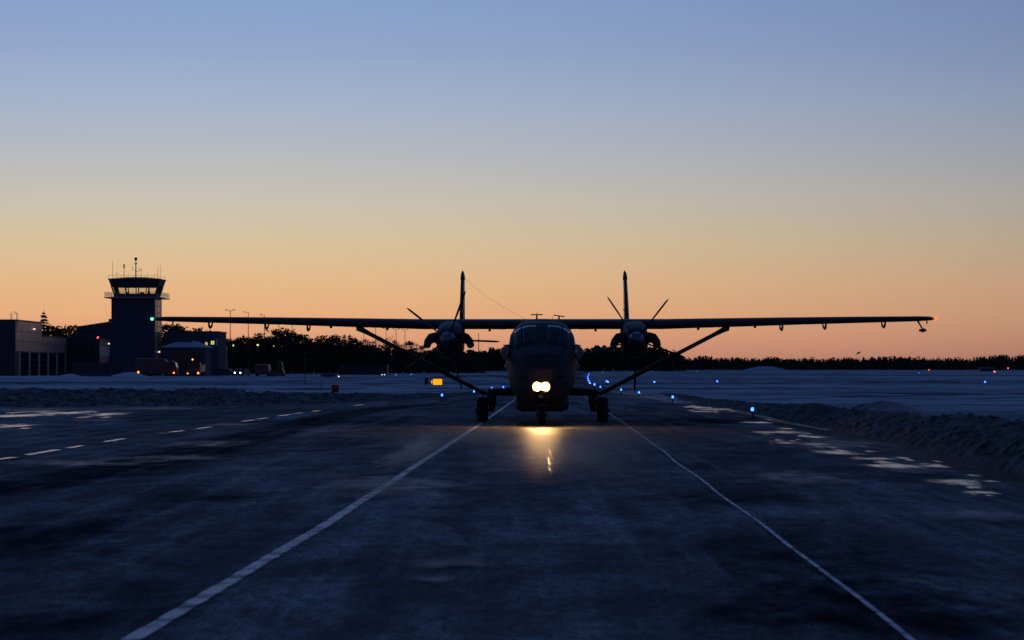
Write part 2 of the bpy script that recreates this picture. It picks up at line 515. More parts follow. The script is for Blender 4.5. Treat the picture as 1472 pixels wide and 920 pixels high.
ys = sorted(set([-30, 0] + [p[0] for p in RIGHT] + [p[0] for p in LEFT] + list(range(5, 120, 5))))
mb = MB()
rows = []
for y in ys:
    l, r = lerp_tab(LEFT, max(y, 0)), lerp_tab(RIGHT, max(y, 0)) + 0.03 * sin(y * 1.7)
    rows.append([(l + (r - l) * k / 8, y, 0.0) for k in range(9)])
vs = [p for r in rows for p in r]
fs = [(i * 9 + j, i * 9 + j + 1, (i + 1) * 9 + j + 1, (i + 1) * 9 + j) for i in range(len(rows) - 1) for j in range(8)]
mb.add(vs, fs)
taxiway = tag(mb.build('taxiway', M['asphalt']), 'dark frosted asphalt taxiway and apron', None, None, 'structure')


SHW = [(0, 1.3), (36, 1.4), (50, 1.3), (62, 1.0), (76, 0.6), (90, 0.2), (100, 0.02)]
mb = MB(); vs = []
ysh = [-30] + list(range(0, 101, 4))
for y in ysh:
    r = lerp_tab(RIGHT, max(y, 0)); w = lerp_tab(SHW, max(y, 0)) + 0.6
    for k in range(7):
        t = k / 6
        vs.append((r - 0.05 + w * t, y, -0.012 - 0.02 * t + (0.02 * noise.noise(Vector((r + w * t * 2, y * 0.5, 1))) if k else 0)))
mb.add(vs, [(i * 7 + j, i * 7 + j + 1, (i + 1) * 7 + j + 1, (i + 1) * 7 + j) for i in range(len(ysh) - 1) for j in range(6)], 0, True)
tag(mb.build('gravel_shoulder', M['gravel']), 'gritty brownish shoulder between the taxiway and the right snow bank', None, None, 'structure')


def inside(x, y):
    """distance inside (+) or outside (-) the pavement, roughly"""
    if y < -30: return -5
    if y > 1152: return -5
    return min(x - lerp_tab(LEFT, y), lerp_tab(RIGHT, y) + lerp_tab(SHW, max(0, y)) - x)


def snow_h(x, y):
    d = inside(x, y)
    if d > 0.0: return -0.06
    base = min(1.0, -d / 1.5)
    n = noise.noise(Vector((x * 0.25, y * 0.12, 0))) * 0.09 + noise.noise(Vector((x * 0.9, y * 0.5, 3))) * 0.05
    far = min(1.0, abs(y) / 300.0)
    return -0.06 + base * (0.08 + n * 1.5 * (1 - 0.3 * far))


mb = MB()
ysr = [-400, -120, -40]
y = -20.0
while y < 9000:
    ysr.append(y); y += 1.6 if y < 100 else y * 0.02
NX = 150
vs = []
for y in ysr:
    w = 60 + abs(y) * 1.15
    l, r = lerp_tab(LEFT, max(y, 0)), lerp_tab(RIGHT, max(y, 0))
    for k in range(NX + 1):
        t = (k / NX) * 2 - 1
        x = 7 + (abs(t) ** 2.2) * (1 if t > 0 else -1) * w
        vs.append((x, y, snow_h(x, y)))
n = NX + 1
fs = [(i * n + j, i * n + j + 1, (i + 1) * n + j + 1, (i + 1) * n + j) for i in range(len(ysr) - 1) for j in range(NX)]
mb.add(vs, fs, 0, True)
tag(mb.build('snow_field', M['snow']), 'flat snow covered airfield with grass showing through', None, None, 'structure')


def bank(name, spine, mat_, nlen, nw, label, lump=0.5, seed=0, kind='structure'):
    """spine: list of (x, y, width, height); the first point is nearest the camera; foot on the -side"""
    mb = MB(); rings = []
    tot = len(spine) - 1
    for i in range(nlen + 1):
        t = i / nlen * tot; k = min(int(t), tot - 1); f = t - k
        a, b = spine[k], spine[k + 1]
        x, y, w, h = [a[q] + (b[q] - a[q]) * f for q in range(4)]
        d = Vector((b[0] - a[0], b[1] - a[1])).normalized(); nrm = Vector((d.y, -d.x))
        ring = []
        for j in range(nw + 1):
            s = j / nw
            prof = max(0.0, sin(pi * min(1.0, s * 1.0))) ** 0.75
            wob = noise.noise(Vector((x * 0.35 + seed, y * 0.22, 0))) * 0.8
            px_ = x + nrm.x * w * (s - 0.5 + wob * 0.12); py_ = y + nrm.y * w * (s - 0.5 + wob * 0.12)
            q = Vector((px_ * 1.3, py_ * 1.3, seed))
            bump = noise.noise(q) * 0.45 + noise.noise(q * 2.7) * 0.40 + noise.noise(q * 6.3) * 0.34 + noise.noise(q * 11) * 0.18 + (0.5 - abs(noise.noise(q * 3.6)) * 2.4) * 0.30
            z = -0.05 + prof * h * (1 + lump * wob) + bump * lump * h * min(1, prof * 1.6)
            vd = noise.voronoi(Vector((px_ * 2.3, py_ * 2.3, seed)))[0][0]; vd2 = noise.voronoi(Vector((px_ * 5.5, py_ * 5.5, seed)))[0][0]
            z = -0.05 + prof * h * (1 + 0.35 * wob) + (noise.noise(q) * 0.35 + (0.45 - vd) * 0.75 + (0.45 - vd2) * 0.50 + noise.noise(q * 7) * 0.12) * lump * min(h, 0.6) * min(1, prof * 1.8)
            qx = noise.noise(q * 3 + Vector((9, 0, 0))) * 0.07 * h; 
            ring.append((px_ + qx, py_, max(z, -0.07)))
        rings.append(ring)
    mb.rings(rings, cap=False, closed=False, smooth=False)
    return tag(mb.build(name, mat_), label, None, None, kind)


bank('snow_bank', [(7.4 + 1.4, 8, 2.6, 0.75), (7.1 + 1.4, 20, 2.6, 0.78), (8.3, 29, 2.5, 0.72), (8.9, 36, 2.5, 0.60), (9.2, 48.5, 2.4, 0.45),
                   (9.2, 63, 2.2, 0.42), (8.9, 76, 2.0, 0.30), (9.0, 98, 1.6, 0.15), (9.4, 130, 1.4, 0.1)],
     M['dirty'], 1100, 44, 'rough ploughed snow bank along the right edge of the taxiway', seed=2)
bank('snow_bank', [(-60, 73, 5, 0.8), (-34, 79.5, 5, 0.75), (-21, 85.5, 5, 0.75), (-10.5, 91.5, 4.6, 0.55), (-7.6, 100, 3.6, 0.36), (-5.0, 108, 2.6, 0.26), (-2.6, 124, 2.0, 0.16), (-1.2, 155, 1.6, 0.1)],
     M['dirty'], 700, 30, 'low brownish ploughed snow bank behind the left apron', seed=11)


def mound(name, cx, cy, rx, ry, h, mat_, label, seed=0, n=60, lump=0.25):
    mb = MB(); vs = []
    for i in range(n + 1):
        for j in range(n + 1):
            u, v = i / n * 2 - 1, j / n * 2 - 1
            r = min(1.0, sqrt(u * u + v * v))
            x, y = cx + u * rx, cy + v * ry
            q = Vector((x * 3.0 / rx, y * 3.0 / ry, seed))
            z = h * (cos(r * pi) * 0.5 + 0.5) ** 0.7 * (1 + lump * (noise.noise(q) + 0.5 * noise.noise(q * 3)))
            vs.append((x, y, -0.08 + z))
    m_ = n + 1
    mb.add(vs, [(i * m_ + j, i * m_ + j + 1, (i + 1) * m_ + j + 1, (i + 1) * m_ + j) for i in range(n) for j in range(n)], 0, True)
    return tag(mb.build(name, mat_), label, None, None, 'structure')


mound('snow_mound', XA(1272, 62), 62, 2.0, 4.5, 0.62, M['snow'], 'smooth heap of blown snow behind the right snow bank', 4)
mound('snow_mound', XA(1100, 1500), 1500, 20, 25, 3.3, M['snow'], 'long low snow heap far out in front of the right wood', 6, lump=0.08)
mound('snow_dust_mound', XA(690, 330), 330, 12, 40, 0.75, M['snow'], 'pale mound standing in for blown snow dust beyond the aircraft', 7, lump=0.2)  # low mound added for the haze of airborne snow dust
mound('snow_mound', XA(20, 360), 360, 40, 15, 0.35, M['snow'], 'low snow ridge in front of the long building', 9, lump=0.3)
mound('snow_mound', XA(300, 350), 350, 30, 12, 0.3, M['snow'], 'low snow ridge in front of the parked vehicles', 10, lump=0.4)


# ---- markings and films on the asphalt
def strip(name, pts, w0, mat_, z=0.004, label=None, seg=2.0, wave=0.0):
    """worn line of width w0 along ground points; 'edge' attribute fades across"""
    P = []
    for (a, b), (c, d) in zip(pts, pts[1:]):
        L_ = sqrt((c - a) ** 2 + (d - b) ** 2); k = max(1, int(L_ / seg))
        P += [(a + (c - a) * i / k, b + (d - b) * i / k) for i in range(k)]
    P.append(pts[-1])
    vs = []; ed = []
    for i, (x, y) in enumerate(P):
        a, b = P[max(0, i - 1)], P[min(len(P) - 1, i + 1)]
        d = Vector((b[0] - a[0], b[1] - a[1])).normalized(); nx, ny = d.y, -d.x
        wv = wave * noise.noise(Vector((y * 0.16, 3, 0)))
        w = w0
        end = min(1.0, min(i, len(P) - 1 - i) + 0.3)
        for s, e in ((-0.62, 0.0), (-0.36, 0.9), (0.36, 0.9), (0.62, 0.0)):
            vs.append((x + nx * (w * s + wv), y + ny * (w * s + wv), z)); ed.append(e * end)
    fs = [(i * 4 + j, i * 4 + j + 1, (i + 1) * 4 + j + 1, (i + 1) * 4 + j) for i in range(len(P) - 1) for j in range(3)]
    mb = MB(); mb.add(vs, fs)
    me = mb.mesh(name, mat_)
    at = me.attributes.new('edge', 'FLOAT', 'POINT'); at.data.foreach_set('value', ed)
    o = bpy.data.objects.new(name, me); scene.collection.objects.link(o); o.parent = taxiway
    if label: o['label'] = label
    return o


strip('painted_line', [(-2.35, 1), G(192, 920), G(460, 760), G(683, 615), G(740, 575), (0.6, 150)], 0.13, M['line'], z=0.0112, label='long white line left of the aircraft', seg=0.6, wave=0.02)
strip('painted_line', [(2.0, 1), G(1310, 920), G(1160, 804), G(1025, 705), G(955, 650), G(880, 597), (3.6, 100), (4.6, 150)], 0.045, M['line'], z=0.0112, label='thin white line right of the aircraft', seg=0.6, wave=0.06)


def patch(name, px, py, wpx, hpx, mat_, z=0.008, tilt=0.0, seed=0):
    x0, y0 = G(px, py)
    rx = wpx * 0.5 / F * y0 * 1.55
    ya, yb = G(px, py + hpx * 0.5)[1], G(px, max(py - hpx * 0.5, HY + 3))[1]
    ry = (yb - ya) * 0.5 * 1.5
    vs, ed = [(0, 0, 0)], [1.0]
    n = 28
    for ri, e in ((0.3, 0.8), (0.6, 0.42), (1.0, 0.0)):
        for k in range(n):
            a = 2 * pi * k / n
            w = 1 + 0.35 * noise.noise(Vector((cos(a) * 1.5 + seed, sin(a) * 1.5, seed * 3.1)))
            x, y = cos(a) * rx * ri * w, sin(a) * ry * ri * w
            vs.append((x + y * tilt, y, 0)); ed.append(e)
    fs = [(0, 1 + k, 1 + (k + 1) % n) for k in range(n)]
    for r in range(2):
        for k in range(n):
            a, b = 1 + r * n + k, 1 + r * n + (k + 1) % n
            fs.append((a, a + n, b + n, b))
    mb = MB(); mb.add(vs, fs)
    me = mb.mesh(name, mat_)
    at = me.attributes.new('edge', 'FLOAT', 'POINT'); at.data.foreach_set('value', ed)
    o = bpy.data.objects.new(name, me); scene.collection.objects.link(o); o.parent = taxiway
    o.location = (x0, y0, z)
    return o


ICE_GLINT = [(1291, 671, 66, 8), (1381, 694, 78, 8), (1408, 709, 40, 5), (1207, 651, 56, 8), (1170, 639, 46, 4), (1129, 637, 30, 3),
       (1121, 622, 55, 4), (1172, 629, 34, 4), (1256, 660, 60, 4), (1344, 671, 42, 5), (1035, 589, 62, 3), (1088, 608, 40, 3),
       (1005, 586, 34, 3), (29, 598, 70, 6), (97, 594, 66, 4), (157, 596, 44, 4), (20, 613, 50, 4), (1010, 592, 30, 2),
       (791, 652, 3, 12), (789, 664, 3, 12), (790, 676, 3, 10)]  # last three are no ice: the landing light's glint streak as thin patches
_r = random.Random(3)
for (a, b, c, d) in list(ICE_GLINT):
    if c >= 30:
        for _ in range(3):
            ICE_GLINT.append((a + _r.uniform(-0.8, 0.8) * c, b + _r.uniform(-1.3, 1.3) * d, c * _r.uniform(0.12, 0.4), d * _r.uniform(0.3, 0.6)))
for i, (a, b, c, d) in enumerate(ICE_GLINT):
    patch('ice_glint_patch', a, b, c, d, M['ice_glint'], 0.012 + 0.0001 * i, seed=i)
for i, (a, b, c, d) in enumerate([(778, 624, 330, 34), (784, 642, 190, 56), (600, 645, 60, 34)]):  # first two are glossy films added to form the landing-light pool
    patch('wet_lamplight_patch', a, b, c, d, M['wet_lamplight'], 0.0070 + 0.0003 * i, seed=140 + i)
THIN = [(1307, 679, 90, 9), (153, 605, 60, 4), (250, 660, 150, 8), (638, 814, 90, 14), (620, 838, 70, 12), (602, 645, 56, 44), (40, 590, 160, 7), (220, 588, 160, 5),
        (1200, 640, 140, 16), (110, 668, 200, 10), (300, 640, 120, 9), (330, 612, 80, 5), (930, 572, 90, 5), (965, 579, 60, 3), (905, 566, 50, 4),
        (560, 700, 180, 30), (1150, 690, 160, 20), (1420, 745, 160, 16)]
for i, (a, b, c, d) in enumerate(THIN):
    patch('frost_patch', a, b, c, d, M['thin'], 0.026 + 0.0004 * i, seed=40 + i)
DAMP_VIGNETTE = [(1180, 820, 330, 130), (1060, 716, 200, 22), (1240, 880, 420, 90), (1020, 604, 160, 10), (960, 625, 100, 26), (70, 770, 300, 60), (300, 716, 220, 12), (80, 900, 320, 90), (1010, 670, 40, 10)]  # dark zones; those in the lower corners also carry vignetting as colour
for i, (a, b, c, d) in enumerate(DAMP_VIGNETTE):
    patch('damp_vignette_patch', a, b, c, d, M['damp'], 0.0045 + 0.0002 * i, seed=80 + i)
for a, b in (((-30, 665), (20, 658)), ((38, 655), (84, 647)), ((98, 645), (118, 641)), ((150, 636), (178, 631)), ((228, 624), (240, 623)), ((244, 622), (263, 619.5)), ((284, 617), (303, 614)), ((348, 606.3), (366, 604)), ((371, 603), (385, 601)),
             ((400, 598.5), (419, 596)), ((423, 595), (434, 593.8)), ((449, 592), (460, 590.4)), ((510, 583.5), (522, 582))):
    x0_, y0_ = G(*a); x1_, y1_ = G(*b)
    strip('worn_dash', [(x0_, y0_), (x1_, y1_)], 0.15, M['dash'], z=0.0125, seg=0.3)
strip('damp_band', [G(-260, 735), G(0, 703), G(180, 672), G(300, 645), G(400, 618), G(480, 598), G(560, 586), G(640, 580)], 1.5, M['damp'], z=0.0078, label='dark damp seam curving across the left apron')
strip('icy_edge', [G(880, 562), G(905, 567), G(930, 571.5), G(960, 577), G(990, 582)], 0.9, M['thin'], z=0.046, label='pale icy edge beyond the right wheel')
strip('icy_edge', [G(1020, 587), G(1060, 593), G(1095, 601), G(1125, 609), G(1200, 622)], 0.35, M['thin'], z=0.047, label='pale icy edge beside the right snow bank')

# ------------------------------------------------------------------ aircraft
YAW = radians(-1.12)
air = empty('aircraft', (0.855, 60.0, 0), YAW, 'twin-engined high-wing propeller aircraft facing the camera with its landing light on', 'aircraft')


def fz(Y, py):      # height for a pixel at a depth
    return ZA(py, Y)


# fuselage: stations (y, zbottom, ztop, half width)
ST = [(-4.32, 1.02, 1.30, 0.10), (-4.27, 0.88, 1.52, 0.33), (-4.12, 0.76, 1.74, 0.54), (-3.85, 0.66, 1.92, 0.70), (-3.45, 0.60, 2.08, 0.83),
      (-3.05, 0.57, 2.36, 0.90), (-2.70, 0.56, 2.60, 0.93), (-2.35, 0.56, 2.74, 0.945), (-1.8, 0.56, 2.79, 0.95), (0.0, 0.56, 2.80, 0.95),
      (2.6, 0.56, 2.80, 0.95), (4.2, 0.90, 2.80, 0.88), (6.0, 1.45, 2.80, 0.66), (7.8, 2.05, 2.80, 0.40), (9.0, 2.48, 2.76, 0.15)]


def fus(y, a, off=0.0):
    k = 0
    while k < len(ST) - 2 and y > ST[k + 1][0]: k += 1
    A, B = ST[k], ST[k + 1]
    f = min(1, max(0, (y - A[0]) / (B[0] - A[0])))
    zb, zt, hw = [A[q] + (B[q] - A[q]) * f for q in (1, 2, 3)]
    c, s = cos(a), sin(a)
    ex = 0.50 if s > 0 else 0.60
    x = hw * 1.015 * (abs(c) ** ex) * (1 if c >= 0 else -1)
    zc, hh = (zb + zt) / 2, (zt - zb) / 2
    zz = hh * (abs(s) ** ex) * (1 if s >= 0 else -1)
    t = max(0, zz / hh) if hh else 0
    x *= (1 - 0.13 * t ** 1.5) if zz > 0 else (1 - 0.16 * (-zz / hh) ** 1.3)
    n_ = Vector((x / max(hw, .05), -0.0, zz / max(hh, .05))).normalized()
    return Vector((x + n_.x * off, y, zc + zz + n_.z * off))


mb = MB()
ysf = []
for (A, B) in zip(ST, ST[1:]):
    k = 3 if B[0] < 0 else 2
    ysf += [A[0] + (B[0] - A[0]) * i / k for i in range(k)]
ysf.append(ST[-1][0])
mb.rings([[fus(y, 2 * pi * k / 48) for k in range(48)] for y in ysf])
fuselage = mb.build('fuselage', M['paint'], air)


def fpatch(name, y0, y1, a0, a1, mat_, off, parent, ny=6, na=6, inset=0):
    mb = MB(); rs = []
    for o_ in (off, off - 0.05):
        for i in range(ny + 1):
            y = y0 + (y1 - y0) * i / ny
            rs.append([fus(y, radians(a0 + (a1 - a0) * j / na), o_) + Vector((0, -o_ * 0.8, 0)) for j in range(na + 1)])
    top, bot = rs[:ny + 1], rs[ny + 1:]
    mb.rings(top, cap=False, closed=False); mb.rings(bot, cap=False, closed=False)
    n1 = na + 1
    for i in range(ny):
        for j in (0, na):
            a = i * n1 + j; b = (i + 1) * n1 + j; o2 = (ny + 1) * n1
            mb.f.append((a, b, b + o2, a + o2)); mb.m.append(0); mb.s.append(False)
    for j in range(na):
        for i in (0, ny):
            a = i * n1 + j; b = a + 1; o2 = (ny + 1) * n1
            mb.f.append((a, b, b + o2, a + o2)); mb.m.append(0); mb.s.append(False)
    return mb.build(name, mat_, parent)


# windscreen panes in front, side windows behind
for (a0, a1) in ((92, 112), (68, 88), (116, 138), (42, 64)):
    fpatch('windscreen_pane', -3.32, -2.55, a0, a1, M['cockpit_glass'], 0.014, air)
for (a0, a1) in ((8, 30), (150, 172)):
    fpatch('cockpit_side_window', -3.0, -2.1, a0, a1, M['cockpit_glass'], 0.014, air)
fpatch('anti_glare_panel', -4.0, -3.42, 50, 130, M['paint_dark'], 0.010, air)
fpatch('radome', -4.30, -4.0, 0, 180, M['paint_belly'], 0.006, air)
for y in (-1.4, -0.3, 0.8, 1.9, 3.0):
    for (a0, a1) in ((12, 26), (154, 168)):
        fpatch('cabin_window', y, y + 0.42, a0, a1, M['cockpit_glass'], 0.012, air, 3, 3)
# bubble windows and small pale bumps standing for reflections on the flanks
for s in (-1, 1):
    mb = MB(); rs = []
    for i in range(9):
        t = i / 8; r = sin(pi * min(max(t, .04), .96)) ** 0.7
        rs.append([(s * (0.86 + 0.26 * r * max(0, cos(2 * pi * k / 16)) - 0.1 * (1 - r)), -2.85 + t * 0.75 + 0.0, 1.93 + 0.24 * r * sin(2 * pi * k / 16)) for k in range(16)])
    mb.rings(rs)
    mb.build('bubble_window', M['blister'], air)
    mb = MB(); rs = []
    for i in range(7):
        t = i / 6; r = sin(pi * min(max(t, .06), .94)) ** 0.6
        rs.append([(s * (0.90 + 0.10 * r * cos(2 * pi * k / 12)), -2.9 + t * 0.4, 1.55 + 0.13 * r * sin(2 * pi * k / 12)) for k in range(12)])
    mb.rings(rs); mb.build('reflection_bump', M['blister'], air)
    mb = MB(); mb.path([(s * 0.86, -2.7, 2.12), (s * 1.0, -2.85, 2.13), (s * 1.03, -3.1, 2.13)], [0.02, 0.015, 0.008], 6); mb.build('probe', M['paint_dark'], air)
    mb = MB(); mb.path([(s * 0.93, -2.3, 1.25), (s * 1.02, -2.35, 1.25), (s * 1.03, -2.6, 1.25)], [0.02, 0.014, 0.008], 6); mb.build('probe', M['paint_dark'], air)
# wipers
for s in (-1, 1):
    mb = MB(); p = [fus(-3.30, radians(90 - s * 6), 0.03), fus(-3.0, radians(90 - s * 14), 0.035), fus(-2.75, radians(90 - s * 20), 0.035)]
    mb.path(p, 0.009, 5); mb.build('wiper', M['black'], air)
# belly cargo pod
mb = MB(); rs = []
for y, hw, zb, zt in ((-3.05, 0.50, 0.50, 0.70), (-2.9, 0.66, 0.40, 0.85), (-2.5, 0.73, 0.345, 0.95), (0, 0.74, 0.34, 0.95), (2.2, 0.74, 0.34, 0.95), (3.2, 0.5, 0.6, 0.95)):
    ring = []
    for k in range(32):
        a = 2 * pi * k / 32; c, s = cos(a), sin(a)
        ring.append((hw * abs(c) ** 0.35 * (1 if c >= 0 else -1), y, (zb + zt) / 2 + (zt - zb) / 2 * abs(s) ** 0.35 * (1 if s >= 0 else -1)))
    rs.append(ring)
mb.rings(rs); pod = mb.build('cargo_pod', M['paint_belly'], air)
for x in (-0.5, 0, 0.5):
    mb = MB(); mb.box(x - 0.03, x + 0.03, -2.62, -2.3, 0.325, 0.36); mb.build('latch', M['gear'], pod)


def airfoil(chord, th, n=14):
    pts = []
    for k in range(n + 1):
        t = (1 - cos(pi * k / n)) / 2
        pts.append((t * chord, 5 * th * (0.2969 * sqrt(t) - 0.126 * t - 0.3516 * t * t + 0.2843 * t ** 3 - 0.1036 * t ** 4) + 0.02 * chord * sin(pi * t) * 0.5))
    for k in range(n - 1, 0, -1):
        t = (1 - cos(pi * k / n)) / 2
        pts.append((t * chord, -5 * th * 0.8 * (0.2969 * sqrt(t) - 0.126 * t - 0.3516 * t * t + 0.2843 * t ** 3 - 0.1036 * t ** 4)))
    return pts


S60 = 51.2
WZ = 2.73


def wing_st(x):
    """(chord, thickness, z of chord line, y of leading edge) at |x|"""
    ax = abs(x)
    if ax < 3.4: return 2.10, 0.30, WZ, -0.55
    t = (ax - 3.4) / (10.95 - 3.4)
    return 2.10 - 0.95 * t, 0.30 - 0.165 * t, WZ + 0.17 * t + 0.01 * sin(pi * t), -0.55 + 0.42 * t


for s in (-1, 1):
    mb = MB(); rs = []
    for x in (0.0, 0.6, 1.2, 2.0, 2.8, 3.4, 4.4, 5.4, 6.4, 7.6, 8.8, 10.0, 10.6, 10.88, 11.0):
        c, th, z, le = wing_st(x)
        if x > 10.8: k = 0.86 if x < 10.95 else 0.5; c, th, le = c * k, th * k, le + c * (1 - k) * 0.5
        rs.append([(s * x, le + a, z + b) for a, b in airfoil(c, th)])
    mb.rings(rs)
    wing = mb.build('wing', M['paint'], air)
    # leading-edge de-icing boot
    mb = MB(); rs = []
    for x in (3.9, 5.5, 7.5, 9.5, 10.7):
        c, th, z, le = wing_st(x)
        af = airfoil(c, th); idx = [len(af) - 3, len(af) - 2, len(af) - 1, 0, 1, 2, 3]
        rs.append([(s * x, le + af[i][0] - 0.012, z + af[i][1] * 1.03 + (0.004 if i < 5 and i > 0 else -0.004 if i > 5 else 0)) for i in idx])
    mb.rings(rs, cap=False, closed=False); mb.build('deicing_boot', M['boot'], wing)
    # flap and aileron slabs proud at the trailing edge
    for nm, xa, xb in (('flap', 1.05, 4.9), ('flap', 5.0, 7.4), ('aileron', 7.5, 10.7)):
        mb = MB(); rs = []
        for x in (xa, xb):
            c, th, z, le = wing_st(x)
            y0, y1 = le + c * 0.80, le + c * 1.03
            rs.append([(s * x, y0, z + 0.012), (s * x, y1, z - 0.02), (s * x, y1, z - 0.03), (s * x, y0, z - th * 0.36)])
        mb.rings(rs, smooth=False); mb.build(nm, M['paint'], wing)
    # hinge brackets hanging under the trailing edge (curved hooks)
    for hx_, ln in ((5.93 + 0.85 if s > 0 else 6.68, 0.13), (8.0 if s > 0 else 7.87, 0.13), (9.66 if s > 0 else 9.47, 0.14)):
        c, th, z, le = wing_st(hx_)
        mb = MB()
        yb = le + c * 0.72; zb = z - th * 0.38
        mb.path([(s * hx_, yb - 0.30, zb + 0.03), (s * (hx_ + .012), yb - 0.18, zb - ln * 0.55), (s * (hx_ + .012), yb, zb - ln), (s * (hx_ - .012), yb + 0.14, zb - ln * 0.75), (s * (hx_ - 0.02), yb + 0.24, zb + 0.0)],
                [0.026, 0.032, 0.038, 0.03, 0.02], 7)
        mb.build('hinge_bracket', M['paint_dark'], wing)
    for hx_ in (1.5, 4.4, 5.25, 4.4 + 1.6):
        c, th, z, le = wing_st(hx_)
        mb = MB(); mb.lathe([(0.012, -0.18), (0.035, -0.08), (0.04, 0.05), (0.012, 0.2)], (s * hx_, le + c * 0.5, z - th * 0.47), 'y', 8)
        mb.build('drain_fairing', M['paint_dark'], wing)
    # wing tip light
    c, th, z, le = wing_st(11.0)
    mb = MB(); mb.lathe([(0.02, -0.1), (0.036, -0.07), (0.043, 0.0), (0.038, 0.06), (0.02, 0.09)], (s * 11.03, le + 0.30, z + 0.005), 'y', 12)
    mb.build('navigation_light', M['green'] if s < 0 else M['red_nav'], wing)
# port wing probe with a bulb and a short rod next to it, single rod on the other side
mb = MB(); c, th, z, le = wing_st(10.5)
mb.path([(10.52, le + 0.3, z - 0.04), (10.56, le + 0.2, z - 0.14), (10.62, le + 0.05, z - 0.30)], [0.03, 0.022, 0.022], 8)
mb.lathe([(0.02, -0.22), (0.055, -0.16), (0.06, 0.0), (0.05, 0.1), (0.01, 0.14)], (10.62, le + 0.05, z - 0.32), 'y', 10)
mb.tube((10.52, le + 0.05, z - 0.32), (10.72, le + 0.05, z - 0.32), 0.035, 0.035, 8)
mb.build('pitot_probe', M['paint_dark'], air)
mb = MB(); mb.tube((10.78, le + 0.3, z - 0.04), (10.78, le + 0.3, z - 0.14), 0.018); mb.build('static_rod', M['paint_dark'], air)
mb = MB(); c, th, z, le = wing_st(10.45); mb.tube((-10.42, le + 0.3, z - 0.04), (-10.48, le + 0.25, z - 0.24), 0.022, 0.013); mb.build('static_rod', M['paint_dark'], air)
# wing centre fairing over the cabin
mb = MB(); rs = []
for y, hw, zz in ((-0.95, 0.2, 2.80), (-0.75, 0.62, 2.85), (-0.3, 0.80, 2.895), (1.0, 0.82, 2.89), (2.2, 0.6, 2.84), (2.9, 0.1, 2.80)):
    rs.append([(hw * cos(pi * k / 12), y, 2.62 + (zz - 2.62) * sin(pi * k / 12) ** 0.5) for k in range(13)])
mb.rings(rs, closed=True); mb.build('centre_fairing', M['paint_dark'], air)
# blade antennas on the roof
for x, w, tilt, zt in ((-0.16, 0.165, 0.0, 3.02), (0.465, 0.155, -0.14, 2.985)):
    mb = MB()
    mb.tube((x, 0.1, 2.86), (x, 0.1, zt), 0.026, 0.02, 8)
    mb.box(x - w, x + w, 0.0, 0.22, zt - 0.012, zt + 0.014)
    for i in range(len(mb.v)):
        v = mb.v[i]
        if v[2] > zt - 0.05: mb.v[i] = (v[0], v[1], v[2] + (v[0] - x) * tilt)
    mb.build('roof_antenna', M['paint_dark'], air)
for x, z1 in ((-0.17, 3.12), (0.27, 2.98)):
    mb = MB(); mb.tube((x, 0.3, 2.88), (x + 0.01, 0.3, z1), 0.008, 0.005, 6); mb.build('whip_antenna', M['paint_dark'], air)

